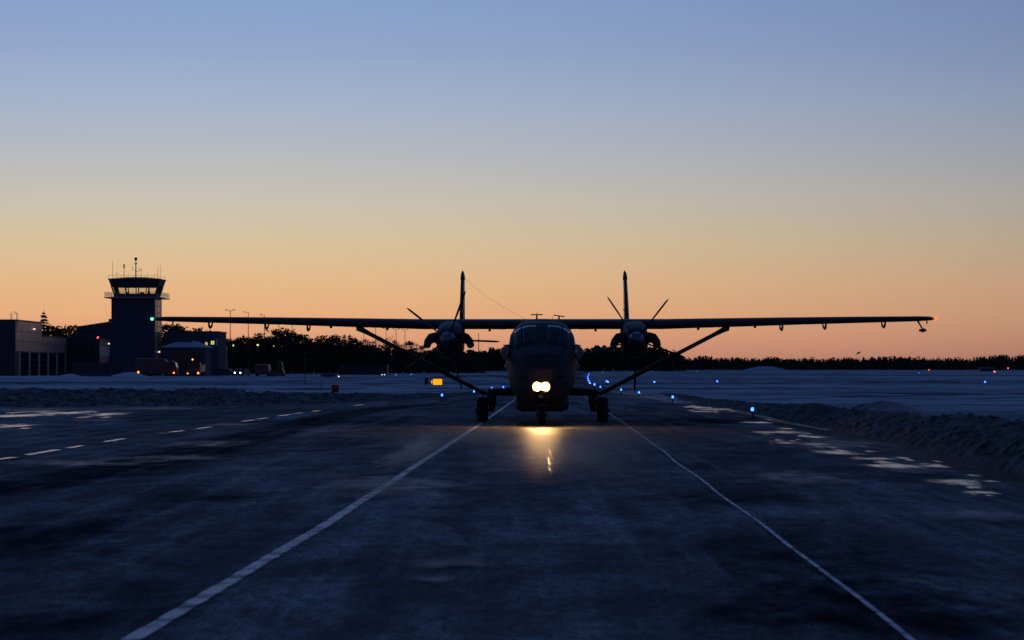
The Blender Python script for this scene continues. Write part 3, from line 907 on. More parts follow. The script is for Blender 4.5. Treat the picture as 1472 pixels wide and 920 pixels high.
# engines
for s in (-1, 1):
    ex, ez = s * 2.545, 2.28
    ena = empty('engine', (ex, 0, 0)); ena.parent = air
    mb = MB(); rs = []
    for y, hw, zb, zt, e in ((-2.25, 0.20, 2.10, 2.50, 0.9), (-2.2, 0.25, 2.02, 2.55, 0.8), (-2.0, 0.30, 1.78, 2.62, 0.65), (-1.6, 0.345, 1.72, 2.70, 0.6), (-1.0, 0.365, 1.72, 2.78, 0.55), (-0.3, 0.37, 1.80, 2.84, 0.55),
                             (0.8, 0.34, 2.1, 2.86, 0.6), (1.7, 0.2, 2.45, 2.82, 0.7), (2.1, 0.05, 2.6, 2.75, 0.9)):
        ring = []
        for k in range(28):
            a = 2 * pi * k / 28; c, sn = cos(a), sin(a)
            ring.append((hw * abs(c) ** e * (1 if c >= 0 else -1), y, (zb + zt) / 2 + (zt - zb) / 2 * abs(sn) ** e * (1 if sn >= 0 else -1)))
        rs.append(ring)
    mb.rings(rs); mb.build('nacelle', M['paint_belly'], ena)
    # chin intake: rim and dark mouth
    mb = MB(); rs = []
    for y, w, h in ((-2.02, 0.20, 0.085), (-2.10, 0.23, 0.11), (-2.14, 0.20, 0.085), (-2.06, 0.185, 0.07)):
        rs.append([(w * cos(2 * pi * k / 20), y, 1.87 + h * sin(2 * pi * k / 20)) for k in range(20)])
    mb.rings(rs, cap=False); mb.build('intake_lip', M['gear'], ena)
    mb = MB(); rs = [[(w * cos(2 * pi * k / 20), y, 1.87 + w * 0.4 * sin(2 * pi * k / 20)) for k in range(20)] for y, w in ((-2.065, 0.186), (-2.06, 0.02))]
    mb.rings(rs); mb.build('intake_mouth', M['black'], ena)
    # exhaust stacks: swept out, down and forward like horns
    for q in (-1, 1):
        mb = MB()
        mb.path([(q * 0.26, -1.95, 2.30), (q * 0.36, -1.9, 2.35), (q * 0.47, -1.84, 2.33), (q * 0.56, -1.78, 2.24), (q * 0.60, -1.66, 2.13)],
                [0.15, 0.15, 0.14, 0.115, 0.10], 12)
        mb.build('exhaust_stack', M['steel'], ena)
    # propeller at rest, feathered
    pr = empty('propeller', (ex, -2.3, ez)); pr.parent = air
    mb = MB(); mb.lathe([(0.22, 0.10), (0.225, 0.0), (0.20, -0.12), (0.14, -0.26), (0.07, -0.35), (0.01, -0.385)], (0, 0, 0), 'y', 24)
    mb.build('spinner', M['spinner'], pr)
    bm_ = MB(); rs = []
    for r, ch, th, tw in ((0.12, 0.07, 0.06, 86), (0.26, 0.12, 0.045, 85), (0.5, 0.20, 0.03, 83), (0.8, 0.235, 0.022, 79), (1.1, 0.21, 0.016, 75), (1.32, 0.15, 0.011, 72), (1.40, 0.05, 0.006, 71)):
        t = radians(tw); ring = []
        for k in range(12):
            a = 2 * pi * k / 12
            u, v = ch / 2 * cos(a), th / 2 * sin(a)
            ring.append((u * cos(t) - v * sin(t), u * sin(t) + v * cos(t), r))
        rs.append(ring)
    bm_.rings(rs); blade = bm_.mesh('blade', M['blade'])
    for k in range(5):
        inst('blade', blade, pr, (0, -0.05, 0), (0, radians(72 * k + (20 if s < 0 else 38)), 0))

# bracing struts
for s in (-1, 1):
    mb = MB()
    a = Vector((s * 1.60, 0.25, 0.78)); b = Vector((s * 5.22, 0.30, 2.66))
    rs = []
    for t, ch, th in ((0.0, 0.22, 0.11), (0.03, 0.26, 0.12), (0.9, 0.26, 0.12), (0.96, 0.34, 0.15), (1.0, 0.5, 0.19)):
        p = a + (b - a) * t
        d = (b - a).normalized(); up = Vector((-d.z * s, 0, d.x * s)).normalized()
        rs.append([p + Vector((0, 1, 0)) * ch / 2 * cos(2 * pi * k / 14) + up * th / 2 * sin(2 * pi * k / 14) for k in range(14)])
    mb.rings(rs); mb.build('wing_strut', M['paint_dark'], air)
# stub wings with landing gear
for s in (-1, 1):
    mb = MB(); rs = []
    for x, th, c in ((0.7, 0.24, 1.5), (1.3, 0.235, 1.4), (1.50, 0.22, 1.3), (1.57, 0.14, 1.0), (1.60, 0.04, 0.7)):
        rs.append([(s * x, -0.45 + (1.5 - c) * 0.4 + a, 0.835 + b) for a, b in airfoil(c, th)])
    mb.rings(rs); mb.build('stub_wing', M['paint_belly'], air)
    ge = empty('main_gear', (s * 1.68, -0.15, 0)); ge.parent = air
    mb = MB()
    mb.path([(-s * 0.28, 0.15, 0.80), (-s * 0.30, 0.25, 0.55), (-s * 0.24, 0.2, 0.30)], [0.10, 0.09, 0.075], 10)
    mb.tube((-s * 0.26, 0.2, 0.34), (s * 0.20, 0.0, 0.35), 0.05)
    mb.path([(-s * 0.14, -0.12, 0.80), (-s * 0.2, -0.1, 0.6), (-s * 0.22, 0.0, 0.42)], [0.07, 0.055, 0.045], 8)
    mb.build('gear_leg', M['gear'], ge)
    mb = MB(); mb.lathe([(0.20, -0.15), (0.30, -0.155), (0.34, -0.11), (0.352, -0.04), (0.352, 0.04), (0.34, 0.11), (0.30, 0.155), (0.20, 0.15)], (0, 0, 0.352), 'x', 32)
    mb.build('tyre', M['rubber'], ge)
    mb = MB(); mb.lathe([(0.05, -0.16), (0.19, -0.14), (0.195, 0.0), (0.19, 0.14), (0.08, 0.15), (0.07, 0.21), (0.02, 0.215)] if s > 0 else [(0.02, -0.215), (0.07, -0.21), (0.08, -0.15), (0.19, -0.14), (0.195, 0.0), (0.19, 0.14), (0.05, 0.16)], (0, 0, 0.352), 'x', 20)
    mb.build('rim', M['rim'], ge)
# nose gear
ng = empty('nose_gear', (0, -3.1, 0)); ng.parent = air
mb = MB(); mb.tube((0, 0.05, 0.75), (0, 0.0, 0.42), 0.07); mb.tube((0, 0, 0.45), (0, 0, 0.26), 0.045)
mb.box(-0.15, -0.115, -0.05, 0.05, 0.24, 0.52); mb.box(0.115, 0.15, -0.05, 0.05, 0.24, 0.52); mb.box(-0.15, 0.15, -0.05, 0.05, 0.5, 0.56)
mb.tube((-0.15, 0, 0.26), (0.15, 0, 0.26), 0.03)
mb.build('gear_leg', M['gear'], ng)
mb = MB(); mb.lathe([(0.13, -0.09), (0.21, -0.095), (0.25, -0.06), (0.262, 0), (0.25, 0.06), (0.21, 0.095), (0.13, 0.09)], (0, 0, 0.262), 'x', 28)
mb.build('tyre', M['rubber'], ng)
mb = MB(); mb.lathe([(0.03, -0.10), (0.125, -0.085), (0.125, 0.085), (0.03, 0.10)], (0, 0, 0.262), 'x', 16); mb.build('rim', M['rim'], ng)

# landing lights: a pair of bulging lamps on the chin
for s in (-1, 1):
    ll = empty('landing_light', (s * 0.108 - 0.01, -4.42, 1.035)); ll.parent = air
    mb = MB(); mb.lathe([(0.07, 0.30), (0.125, 0.06), (0.132, 0.0), (0.126, -0.01), (0.121, 0.03), (0.05, 0.08)], (0, 0, 0), 'y', 24); mb.build('housing', M['gear'], ll)
    mb = MB(); mb.lathe([(0.118, 0.0), (0.112, -0.045), (0.09, -0.085), (0.062, -0.108), (0.03, -0.12), (0.005, -0.123)], (0, 0, 0), 'y', 24); mb.build('lens', M['lamp'], ll)
    sp = bpy.data.lights.new('landing_beam', 'SPOT'); sp.energy = 170; sp.color = (1.0, 0.62, 0.28); sp.spot_size = radians(100); sp.spot_blend = 0.9; sp.shadow_soft_size = 0.08
    so = bpy.data.objects.new('landing_beam', sp); scene.collection.objects.link(so); so.parent = ll; so.location = (0, -0.10, 0)
    so.rotation_euler = (radians(90 - 22), 0, radians(180))
mb = MB(); mb.lathe([(0.04, 0.2), (0.075, 0.05), (0.075, 0.0), (0.05, -0.03), (0.005, -0.045)], (-0.02, -4.16, 0.80), 'y', 16); mb.build('taxi_lamp', M['lamp_off'], air)

# tail: plane, two fins
mb = MB(); rs = []
for x in (-2.62, -1.0, 0, 1.0, 2.62):
    rs.append([(x, 8.1 + a, 2.86 + b) for a, b in airfoil(1.2, 0.13)])
mb.rings(rs); mb.build('tailplane', M['paint'], air)
for s in (-1, 1):
    fx = s * 2.64
    mb = MB(); rs = []
    for z, c, th, y0 in ((2.15, 0.9, 0.10, 8.5), (2.5, 1.35, 0.16, 8.2), (3.0, 1.42, 0.19, 8.15), (3.8, 1.2, 0.16, 8.3), (4.36, 1.02, 0.13, 8.45)):
        rs.append([(fx + b - s * 0.03 * (z - 3) * (1 if s > 0 else 0.4), y0 + a, z) for a, b in airfoil(c, th)])
    mb.rings(rs); fin = mb.build('fin', M['fin_paint'], air)
    mb = MB(); rs = []
    for z, c, th, y0 in ((4.365, 1.06, 0.15, 8.42), (4.47, 1.02, 0.145, 8.42), (4.58, 0.8, 0.10, 8.5), (4.655, 0.4, 0.03, 8.7)):
        rs.append([(fx + b - s * 0.03 * (z - 3) * (1 if s > 0 else 0.4), y0 + a, z) for a, b in airfoil(c, th)])
    mb.rings(rs); mb.build('fin_cap', M['boot'], fin)
    mb = MB(); mb.box(fx - 0.022, fx + 0.022, 9.35, 9.68, 2.4, 4.2); mb.build('rudder', M['paint'], fin)
    mb = MB(); rs = [[(fx + b * 1.05 - s * 0.03 * (z - 3) * (1 if s > 0 else 0.4), y0 + a - 0.012, z) for a, b in [airfoil(c, th)[i] for i in (-2, -1, 0, 1, 2)]] for z, c, th, y0 in ((2.5, 1.35, 0.16, 8.2), (3.0, 1.42, 0.19, 8.15), (3.8, 1.2, 0.16, 8.3), (4.34, 1.02, 0.13, 8.45))]
    mb.rings(rs, cap=False, closed=False); mb.build('deicing_boot', M['boot'], fin)
mb = MB(); mb.tube((2.60, 8.4, 3.36), (2.53, 8.3, 3.38), 0.015); mb.build('fin_antenna', M['paint_dark'], air)
# aerial wire from the left-hand fin to the cabin roof
mb = MB(); p0, p1 = Vector((-2.62, 8.7, 4.45)), Vector((-0.45, 1.2, 2.9))
mb.path([p0 + (p1 - p0) * (i / 8) - Vector((0, 0, 0.10 * sin(pi * i / 8))) for i in range(9)], 0.003, 5); mb.build('aerial_wire', M['paint_dark'], air)

# ------------------------------------------------------------------ taxiway lights
def make_light():
    r = empty('taxiway_light')
    mb = MB(); mb.lathe([(0.11, 0.0), (0.11, 0.02), (0.05, 0.035), (0.035, 0.05), (0.035, 0.22), (0.06, 0.225), (0.06, 0.25)], (0, 0, 0.0), 'z', 10); mb.build('stem', M['dark_metal'], r)
    mb = MB(); mb.lathe([(0.045, 0.25), (0.052, 0.28), (0.052, 0.33), (0.035, 0.36), (0.008, 0.375)], (0, 0, 0.0), 'z', 12); mb.build('lens', M['blue'], r)
    return r


tl = make_light()
first = True
TL = [(1081.5, 587, 'blue taxiway light with a tall marker rod by the snow bank'),
      (967, 569.7, 'blue taxiway light standing alone just left of the rod light, beyond the icy edge'),
      (918.6, 563.4, 'blue taxiway light under the right strut, nearer of two'),
      (892.8, 559.5, 'blue taxiway light right of the right wheel, just below the strut'),
      (863, 555.5, 'blue taxiway light just above the right stub wing'),
      (854.6, 552.6, None), (848, 550.5, None), (846, 547, None), (845, 544, None), (845, 541.5, None), (846, 539, None), (847, 537.3, None),
      (872, 548, 'blurry blue light between the curve of lights and the right strut'), (874, 549, None),
      (866, 534.6, None), (904, 532.9, None), (894, 532.4, None), (937, 534.2, None), (920, 532.8, None),
      (940.6, 549, 'blue light in the snow below the middle of the right strut'),
      (1031, 548, 'small blue light in the snow field below the right strut joint'),
      (1001, 533.6, None), (1054, 532.4, None),
      (1416, 549, 'small blue light in the snow at the far right, below the red lights'),
      (1321, 536, 'tiny pale blue light in the snow left of the right wing tip'),
      (635.4, 567, 'bright blue taxiway light below the yellow sign'),
      (681.4, 561.8, 'blue taxiway light behind the left strut near the wheel'),
      (707, 557.0, 'blue taxiway light above the left stub wing, outer of two'),
      (723.5, 555.8, 'blue taxiway light above the left stub wing, next to the fuselage'),
      (569, 538.5, 'dim blue light at the far edge of the left snow field'),
      (591, 538.0, 'dim blue light in the pale snow dust left of the yellow sign')]
for (px, py, lab) in TL:
    if first: o = tl; first = False
    else: o = copy_tree(tl)
    Y = (H - 0.31) * F / (py - HY)
    o.location = (XA(px, Y), Y, 0.0)
    if lab is None:
        lab = 'far blue light in the tight curving row behind the aircraft' if py > 536 and px < 880 else 'faint far blue light at the foot of the wood'
    tag(o, lab, 'taxiway light', 'blue taxiway edge lights')
    if Y < 110: o.scale = (0.85, 0.85, 0.92)
    if Y > 160: o.scale = (1.3, 1.3, 1.3); o.location.z = -0.09
rod_light = tl
mb = MB(); mb.tube((0.055, 0.05, 0.0), (0.075, 0.05, 0.72), 0.011, 0.008, 6); mb.build('marker_rod', M['rail'], rod_light)

# ------------------------------------------------------------------ airfield furniture, left
# yellow lit guidance sign
Y = 190.0
sg = empty('guidance_sign', (XA(629, Y), Y, 0), 0, 'small lit yellow taxiway sign standing in the snow', 'sign')
w, z0, z1 = 0.40, ZA(553.5, Y) + 0.02, ZA(544.8, Y)
mb = MB(); mb.box(-w - .03, w + .03, 0.0, 0.14, z0 - .03, z1 + .03); mb.build('cabinet', M['black'], sg, 0.01)
mb = MB(); mb.box(-w, w, -0.012, 0.01, z0, z1); mb.build('sign_face', M['sign_yellow'], sg)
mb = MB(); mb.box(-w - 0.16, -w - 0.06, -0.012, 0.1, z0 + .14, z1 - .14); mb.build('side_lamp', M['sign_yellow'], sg)
for x in (-0.3, 0.3):
    mb = MB(); mb.tube((x, 0.07, -0.05), (x, 0.07, z0), 0.03); mb.build('leg', M['dark_metal'], sg)
Y = 185.0
sg = empty('back_sign', (XA(613, Y), Y, 0), 0, 'narrow dark unlit sign left of the yellow sign', 'sign')
mb = MB(); mb.box(-0.16, 0.16, 0, 0.1, 0.15, ZA(543, Y)); mb.build('cabinet', M['black'], sg, 0.01)
mb = MB(); mb.tube((0, 0.05, -0.05), (0, 0.05, 0.16), 0.04); mb.build('leg', M['dark_metal'], sg)
# red marker box
Y = 126.0
rb = empty('marker_box', (XA(481.5, Y), Y, 0), 0.2, 'small dark red box on legs in the snow left of the aircraft', 'box')
mb = MB(); mb.box(-0.22, 0.22, -0.14, 0.14, 0.10, 0.56); mb.build('cabinet', M['red_box'], rb, 0.05)
mb = MB(); mb.box(-0.17, 0.17, -0.155, -0.135, 0.16, 0.30); mb.build('door', M['black'], rb)
for x in (-0.17, 0.17):
    mb = MB(); mb.tube((x, 0, -0.06), (x, 0, 0.12), 0.03); mb.build('leg', M['dark_metal'], rb)
# posts
Y = 214.0
po = empty('camera_post', (XA(438.7, Y), Y, 0), 0, 'tall thin grey post standing in the left snow field', 'post')
mb = MB(); mb.tube((0, 0, -0.1), (0, 0, ZA(508, Y)), 0.045, 0.035); mb.build('pole', M['dark_metal'], po)
mb = MB(); mb.box(-0.16, 0.05, -0.05, 0.05, ZA(508, Y) - 0.02, ZA(508, Y) + 0.1); mb.build('head', M['dark_metal'], po)
Y = 154.0
mb = MB(); mb.tube((XA(462, Y), Y, -0.05), (XA(462.6, Y), Y, ZA(543, Y)), 0.02, 0.014, 6); mb.tube((XA(462, Y), Y, 0.3), (XA(462, Y), Y, 0.36), 0.03)
tag(mb.build('snow_stake', M['dark_metal']), 'thin snow stake just left of the small red box', 'stake')

# lamp posts behind the field
LP = [(331, 446, 520, 'tallest lamp post, in front of the wood beside the lit building'), (357, 449, 545, 'second lamp post to the right of the lit building'),
      (380, 453, 565, 'third lamp post above the parked trucks'), (401, 457, 580, 'lamp post just right of the parked trucks'), (420, 459, 600, 'thin lamp post in front of the middle of the wood'),
      (523, 468, 640, 'lamp post beside the left strut joint'), (540, 470, 660, 'lamp post in front of the thin bare trees'), (555, 472, 680, 'lamp post between the bare trees'),
      (569.5, 473, 700, 'lamp post right of the bare trees'), (582, 474, 720, 'rightmost lamp post left of the engine')]
for px, py, Y, lab in LP:
    t = empty('lamp_post', (XA(px, Y), Y, 0), 0, lab, 'lamp post', 'lamp posts along the wood')
    zt = ZA(py, Y)
    mb = MB(); mb.tube((0, 0, -0.1), (0, 0, zt), 0.13, 0.07, 8); mb.build('pole', M['dark_metal'], t)
    for s in ((-1, 1) if px < 340 or px in (555, 569.5, 582) else (-1,)):
        mb = MB(); mb.path([(0, 0, zt - 0.25), (s * 0.5, 0, zt), (s * 0.9, -0.1, zt + 0.05)], 0.05, 6); mb.box(s * 0.9 - 0.35, s * 0.9 + 0.35, -0.3, 0.1, zt, zt + 0.16)
        mb.build('lamp_head', M['dark_metal'], t)
Y = 900.0
t = empty('obstruction_mast', (XA(688, Y), Y, 0), 0, 'thin mast with a dim red light right of the left engine', 'mast')
mb = MB(); mb.tube((0, 0, -0.1), (0, 0, ZA(478, Y)), 0.2, 0.12); mb.build('pole', M['dark_metal'], t)
mb = MB(); mb.lathe([(0.25, 0), (0.3, 0.15), (0.2, 0.4), (0.02, 0.5)], (0, 0, ZA(478, Y)), 'z', 10); mb.build('lens', emit('dim_red_glow', (1, 0.2, 0.12), 1.6), t)
# small yard lamps seen before the wood
for px, py, Y, m_, lab in ((318, 495, 500, 'yard', 'greenish yard lamp at the corner of the lit building'), (335.5, 496.5, 520, 'yard', 'faint yard lamp behind the tallest lamp post'),
                           (370.5, 496, 540, 'yard', 'brightest greenish yard lamp before the wood'), (393.5, 497.5, 560, 'yard', 'dim yard lamp right of the brightest one'), (405, 498, 600, 'yard', 'faintest yard lamp before the wood'),
                           (487, 541.3, 330, 'yard_w', 'tiny pale lamp low on the snow beyond the red box')):
    t = empty('yard_lamp', (XA(px, Y), Y, 0), 0, lab, 'lamp')
    z = ZA(py, Y)
    mb = MB(); mb.tube((0, 0.1, -0.1), (0, 0.1, z + 0.1), 0.07, 0.05, 6); mb.build('pole', M['dark_metal'], t)
    r = 0.24 if 'brightest greenish' in lab else 0.18 if m_ == 'yard' and px < 380 else 0.11
    mb = MB(); mb.lathe([(0.05, r), (r, r * .6), (r, -r * .5), (0.05, -r)], (0, -0.1, z), 'z', 10); mb.build('lens', M[m_], t)
# two white lights on the snow far left of the yellow sign
for px, lab in ((549, 'tiny white light, left of a close pair at the far snow edge'), (552.8, 'tiny white light, right of a close pair at the far snow edge')):
    Y = 430.0
    t = empty('approach_light', (XA(px, Y), Y, 0), 0, lab, 'light')
    mb = MB(); mb.tube((0, 0, -0.05), (0, 0, 0.22), 0.04); mb.build('stem', M['dark_metal'], t)
    mb = MB(); mb.lathe([(0.05, 0.0), (0.12, 0.06), (0.12, 0.15), (0.02, 0.22)], (0, 0, 0.2), 'z', 10); mb.build('lens', emit('pale_light_glow', (0.8, 0.95, 0.9), 1.2), t)

# ------------------------------------------------------------------ long building on the left
lb = empty('service_building', (-100, 430, 0), 0, 'long low dark building with a row of vehicle doors and pale tan upper wall', 'building')
HT = 11.25
mb = MB(); mb.box(-36, 0, 0, 24.5, 0, HT); mb.build('tall_block', M['wall_dark'], lb)
mb = MB(); mb.box(-36, 0, 24.5, 99, 0, 8.4); mb.build('low_block', M['wall_dark'], lb)
mb = MB(); mb.box(-36.2, 0.12, -0.12, 24.6, HT, HT + 0.18); mb.build('roof_edge', M['dark_metal'], lb)
mb = MB(); mb.box(-36.2, 0.12, 24.7, 99.1, 8.4, 8.6); mb.build('roof_edge', M['dark_metal'], lb)
# tan cladding panels on the face towards the taxiway
pan = {}


def panel(parent, y0, y1, z0, z1, m_, x=0.06, name='wall_panel'):
    key = (round(y1 - y0, 2), round(z1 - z0, 2), m_)
    if key not in pan:
        q = MB(); q.box(-0.05, 0.0, 0.06, y1 - y0 - 0.06, 0.05, z1 - z0 - 0.05); pan[key] = q.mesh(name, M[m_])
    return inst(name, pan[key], parent, (x, y0, z0))


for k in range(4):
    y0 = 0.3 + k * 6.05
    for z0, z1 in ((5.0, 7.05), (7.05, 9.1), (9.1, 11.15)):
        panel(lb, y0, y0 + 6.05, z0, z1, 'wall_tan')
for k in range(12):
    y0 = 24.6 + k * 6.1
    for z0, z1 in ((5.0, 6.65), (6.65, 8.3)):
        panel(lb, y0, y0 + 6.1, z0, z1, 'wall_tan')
yd = 4.0
for k in range(9):
    y0 = 3.5 + k * 8.9
    mb = MB(); mb.box(0.0, 0.16, y0 - 0.8, y0 + 0.8, 0, 4.9); mb.build('pillar', M['pillar'], lb)
    d = MB(); d.box(0.0, 0.08, y0 + 0.75, y0 + 8.15, 0, 4.75); dd = d.build('roller_door', M['door'], lb)
    for q in (1.0, 2.2, 3.4):
        r = MB(); r.box(0.08, 0.11, y0 + 0.9, y0 + 8.0, q, q + 0.08); r.build('door_rib', M['dark_metal'], dd)
mb = MB(); mb.path([(-1.0, 0.6, HT), (-1.0, 0.6, HT + 1.5), (-0.4, 0.6, HT + 1.75), (0.2, 0.6, HT + 1.5), (0.2, 0.6, HT - 2.0)], 0.05, 6); mb.build('ladder_hoop', M['rail'], lb)
mb = MB(); mb.path([(-1.0, 1.6, HT), (-1.0, 1.6, HT + 1.3), (-0.4, 1.6, HT + 1.5), (0.2, 1.6, HT + 1.3), (0.2, 1.6, HT - 1.5)], 0.05, 6); mb.build('ladder_hoop', M['rail'], lb)
for y, z in ((16.5, ZA(473, 446)), (48, 6.0)):
    mb = MB(); mb.box(0.05, 0.4, y - 0.2, y + 0.2, z - 0.12, z + 0.12)
    o = mb.build('wall_lamp', M['yard_w'] if y < 20 else M['dark_metal'], lb)
# entrance block in front of the facade
eb = empty('entrance_block', (-100, 480, 0), 0, 'dark square block with a pale panel at the right end of the long building', 'building')
mb = MB(); mb.box(0.15, 7.3, 0, 12.2, 0, 8.1); mb.build('block', M['wall_dark'], eb)
mb = MB(); mb.box(0.1, 7.4, -0.1, 12.3, 8.1, 8.3); mb.build('roof_edge', M['dark_metal'], eb)
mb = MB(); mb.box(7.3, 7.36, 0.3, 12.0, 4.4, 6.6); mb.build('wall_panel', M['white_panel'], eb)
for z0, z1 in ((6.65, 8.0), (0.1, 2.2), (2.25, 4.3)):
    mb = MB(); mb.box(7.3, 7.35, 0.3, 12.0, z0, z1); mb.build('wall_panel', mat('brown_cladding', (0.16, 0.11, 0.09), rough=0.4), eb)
for x in (1.2, 2.9, 4.6):
    mb = MB(); mb.box(x, x + 1.1, -0.05, 0.02, 4.6, 6.8); w_ = mb.build('window', M['win_dark'], eb)
mb = MB(); mb.lathe([(0.05, 0), (0.2, 0.12), (0.18, 0.3), (0.02, 0.4)], (6.9, 0.4, 8.3), 'z', 10); mb.build('obstruction_lamp', emit('dull_red_glow', (1, 0.05, 0.08), 5), eb)
mb = MB(); mb.box(7.36, 7.6, 10.5, 10.9, 7.1, 7.4); mb.build('wall_lamp', M['yard_w'], eb)

# annex between long building and tower
Y = 500.0
an = empty('annex', (XA(110, Y), Y, 0), 0, 'blue-grey annex with a low sloping roof left of the control tower', 'building')
W = XA(222, Y) - XA(110, Y)
zl, zr = ZA(471, Y), ZA(463.5, Y)
mb = MB(); mb.add([(0, 0, 0), (W * 0.42, 0, 0), (W * 0.42, 0, zr), (0, 0, zl), (0, 12, 0), (W * 0.42, 12, 0), (W * 0.42, 12, zr), (0, 12, zl)],
                  [(0, 1, 2, 3), (5, 4, 7, 6), (1, 5, 6, 2), (4, 0, 3, 7), (3, 2, 6, 7), (0, 4, 5, 1)]); mb.build('wall', M['wall_grey'], an)
mb = MB(); mb.box(W * 0.42 + .01, W * 0.76, 0.1, 9, 0, zr - 0.4); mb.build('wall', M['wall_grey'], an)
mb = MB(); mb.add([(-0.3, -0.3, zl), (W * 0.43, -0.3, zr), (W * 0.43, -0.3, zr + 0.22), (-0.3, -0.3, zl + 0.22), (-0.3, 12.3, zl), (W * 0.43, 12.3, zr), (W * 0.43, 12.3, zr + 0.22), (-0.3, 12.3, zl + 0.22)],
                  [(0, 1, 2, 3), (5, 4, 7, 6), (1, 5, 6, 2), (4, 0, 3, 7), (3, 2, 6, 7), (0, 4, 5, 1)]); rf = mb.build('roof', M['dark_metal'], an)
mb = MB(); mb.box(W * 0.38, W * 0.42, 3, 4, zr - 0.4, zr + 0.9); mb.build('chimney', M['black'], rf)
for k in range(5):
    x = 1.2 + k * 2.3
    mb = MB(); mb.box(x, x + 1.1, -0.06, 0.02, 1.0, 2.8); mb.build('window', M['win_dark'], an)

# ------------------------------------------------------------------ control tower
Y = 450.0
X0, X1 = XA(160, Y), XA(222, Y)
cxt, hwt = (X0 + X1) / 2, (X1 - X0) / 2
dep = 9.0
tw = empty('control_tower', (cxt, Y, 0), 0, 'airport control tower with a flared glass cab and rooftop antennas', 'control tower')
zs = ZA(428.5, Y)
mb = MB(); mb.box(-hwt, hwt, 0, dep, 0, zs); mb.build('shaft', M['wall_tower'], tw)
# pale side cladding with a vertical line of small windows
for k in range(9):
    z0 = 3.2 + k * 1.45
    mb = MB(); mb.box(hwt, hwt + 0.12, 0.2, dep - 0.2, z0, z0 + 1.38); mb.build('side_panel', M['wall_pink'], tw)
    mb = MB(); mb.box(hwt + 0.12, hwt + 0.15, 4.0, 5.2, z0 + 0.25, z0 + 1.1); mb.build('window', M['win_dark'], tw)
mb = MB(); mb.box(hwt + 0.12, hwt + 0.4, 4.4, 4.8, ZA(500, Y + 4) - 1.0, ZA(500, Y + 4) - 0.7); mb.build('wall_lamp', M['yard_w'], tw)
cy = dep / 2


def octa(hw, ch, z):
    a, b = hw, hw - ch
    return [(b, -a, z), (a, -b, z), (a, b, z), (b, a, z), (-b, a, z), (-a, b, z), (-a, -b, z), (-b, -a, z)]


cc = 0.15    # the cab sits a little off the shaft's middle
ctr = lambda ring: [(x + cc, y + cy, z) for x, y, z in ring]
zf, zsill, zhead, ztop = ZA(425, Y), ZA(421.8, Y), ZA(411.5, Y), ZA(402, Y)


def hwz(z): return 4.35 + (5.4 - 4.35) * (z - zf) / (ztop - zf)


mb = MB(); mb.rings([ctr(octa(4.4, 1.3, zs)), ctr(octa(4.4, 1.3, zf)), ctr(octa(hwz(zsill), 1.3, zsill))], smooth=False); mb.build('cab_base', M['wall_dark'], tw)
mb = MB(); mb.rings([ctr(octa(hwz(zhead), 1.5, zhead)), ctr(octa(hwz(ztop), 1.6, ztop)), ctr(octa(hwz(ztop) + 0.12, 1.6, ztop + 0.05)), ctr(octa(hwz(ztop) + 0.12, 1.6, ztop + 0.25)),
                     ctr(octa(1.2, 0.4, ZA(397.3, Y)))], smooth=False); mb.build('cab_roof', M['wall_dark'], tw)
lo, hi = ctr(octa(hwz(zsill) - 0.1, 1.33, zsill)), ctr(octa(hwz(zhead) - 0.1, 1.47, zhead))
for i in range(8):
    j = (i + 1) % 8
    nseg = 3 if i in (1, 3, 5, 7) else 1
    A0, A1, B0, B1 = Vector(lo[i]), Vector(lo[j]), Vector(hi[i]), Vector(hi[j])
    for q in range(nseg):
        t0, t1 = q / nseg, (q + 1) / nseg
        mb = MB(); mb.add([A0.lerp(A1, t0), A0.lerp(A1, t1), B0.lerp(B1, t1), B0.lerp(B1, t0)], [(0, 1, 2, 3)]); mb.build('cab_pane', M['cab_glass'], tw)
    for q in range(nseg):
        t0 = q / nseg
        mb = MB(); mb.tube(A0.lerp(A1, t0), B0.lerp(B1, t0), 0.16 if q == 0 else 0.11, None, 6); mb.build('mullion', M['black'], tw)
# consoles and blinds inside the cab
for x, w_, h_ in ((-2.2, 0.5, 0.35), (0.9, 0.7, 0.45), (2.5, 0.4, 0.6)):
    mb = MB(); mb.box(x, x + w_, cy - 1, cy, zsill - 0.02, zsill + h_); mb.build('console', M['black'], tw)
# balcony with railing
mb = MB(); rb_ = [(-5.95, -1.5), (5.95, -1.5), (5.95, 10.4), (-5.95, 10.4)]
mb.box(-5.95 + cc, 5.95 + cc, -1.4, 10.4, zs, zs + 0.22); bal = mb.build('balcony', M['wall_pink'], tw)
rp = MB(); rp.tube((0, 0, 0), (0, 0, 1.0), 0.035, None, 5); rpm = rp.mesh('railing_post', M['rail'])
per = []
for t in range(9): per += [(-5.85 + cc + t * 11.7 / 8, -1.3), (-5.85 + cc + t * 11.7 / 8, 10.3)]
for t in range(1, 8): per += [(-5.85 + cc, -1.3 + t * 11.6 / 8), (5.85 + cc, -1.3 + t * 11.6 / 8)]
for x, y in per: inst('railing_post', rpm, bal, (x, y, zs + 0.22))
for z in (zs + 0.6, zs + 0.9, zs + 1.2):
    for a, b in (((-5.85, -1.3), (5.85, -1.3)), ((5.85, -1.3), (5.85, 10.3)), ((5.85, 10.3), (-5.85, 10.3)), ((-5.85, 10.3), (-5.85, -1.3))):
        mb = MB(); mb.tube((a[0] + cc, a[1], z), (b[0] + cc, b[1], z), 0.035, None, 5); mb.build('handrail', M['rail'], bal)
zr = ztop + 0.25
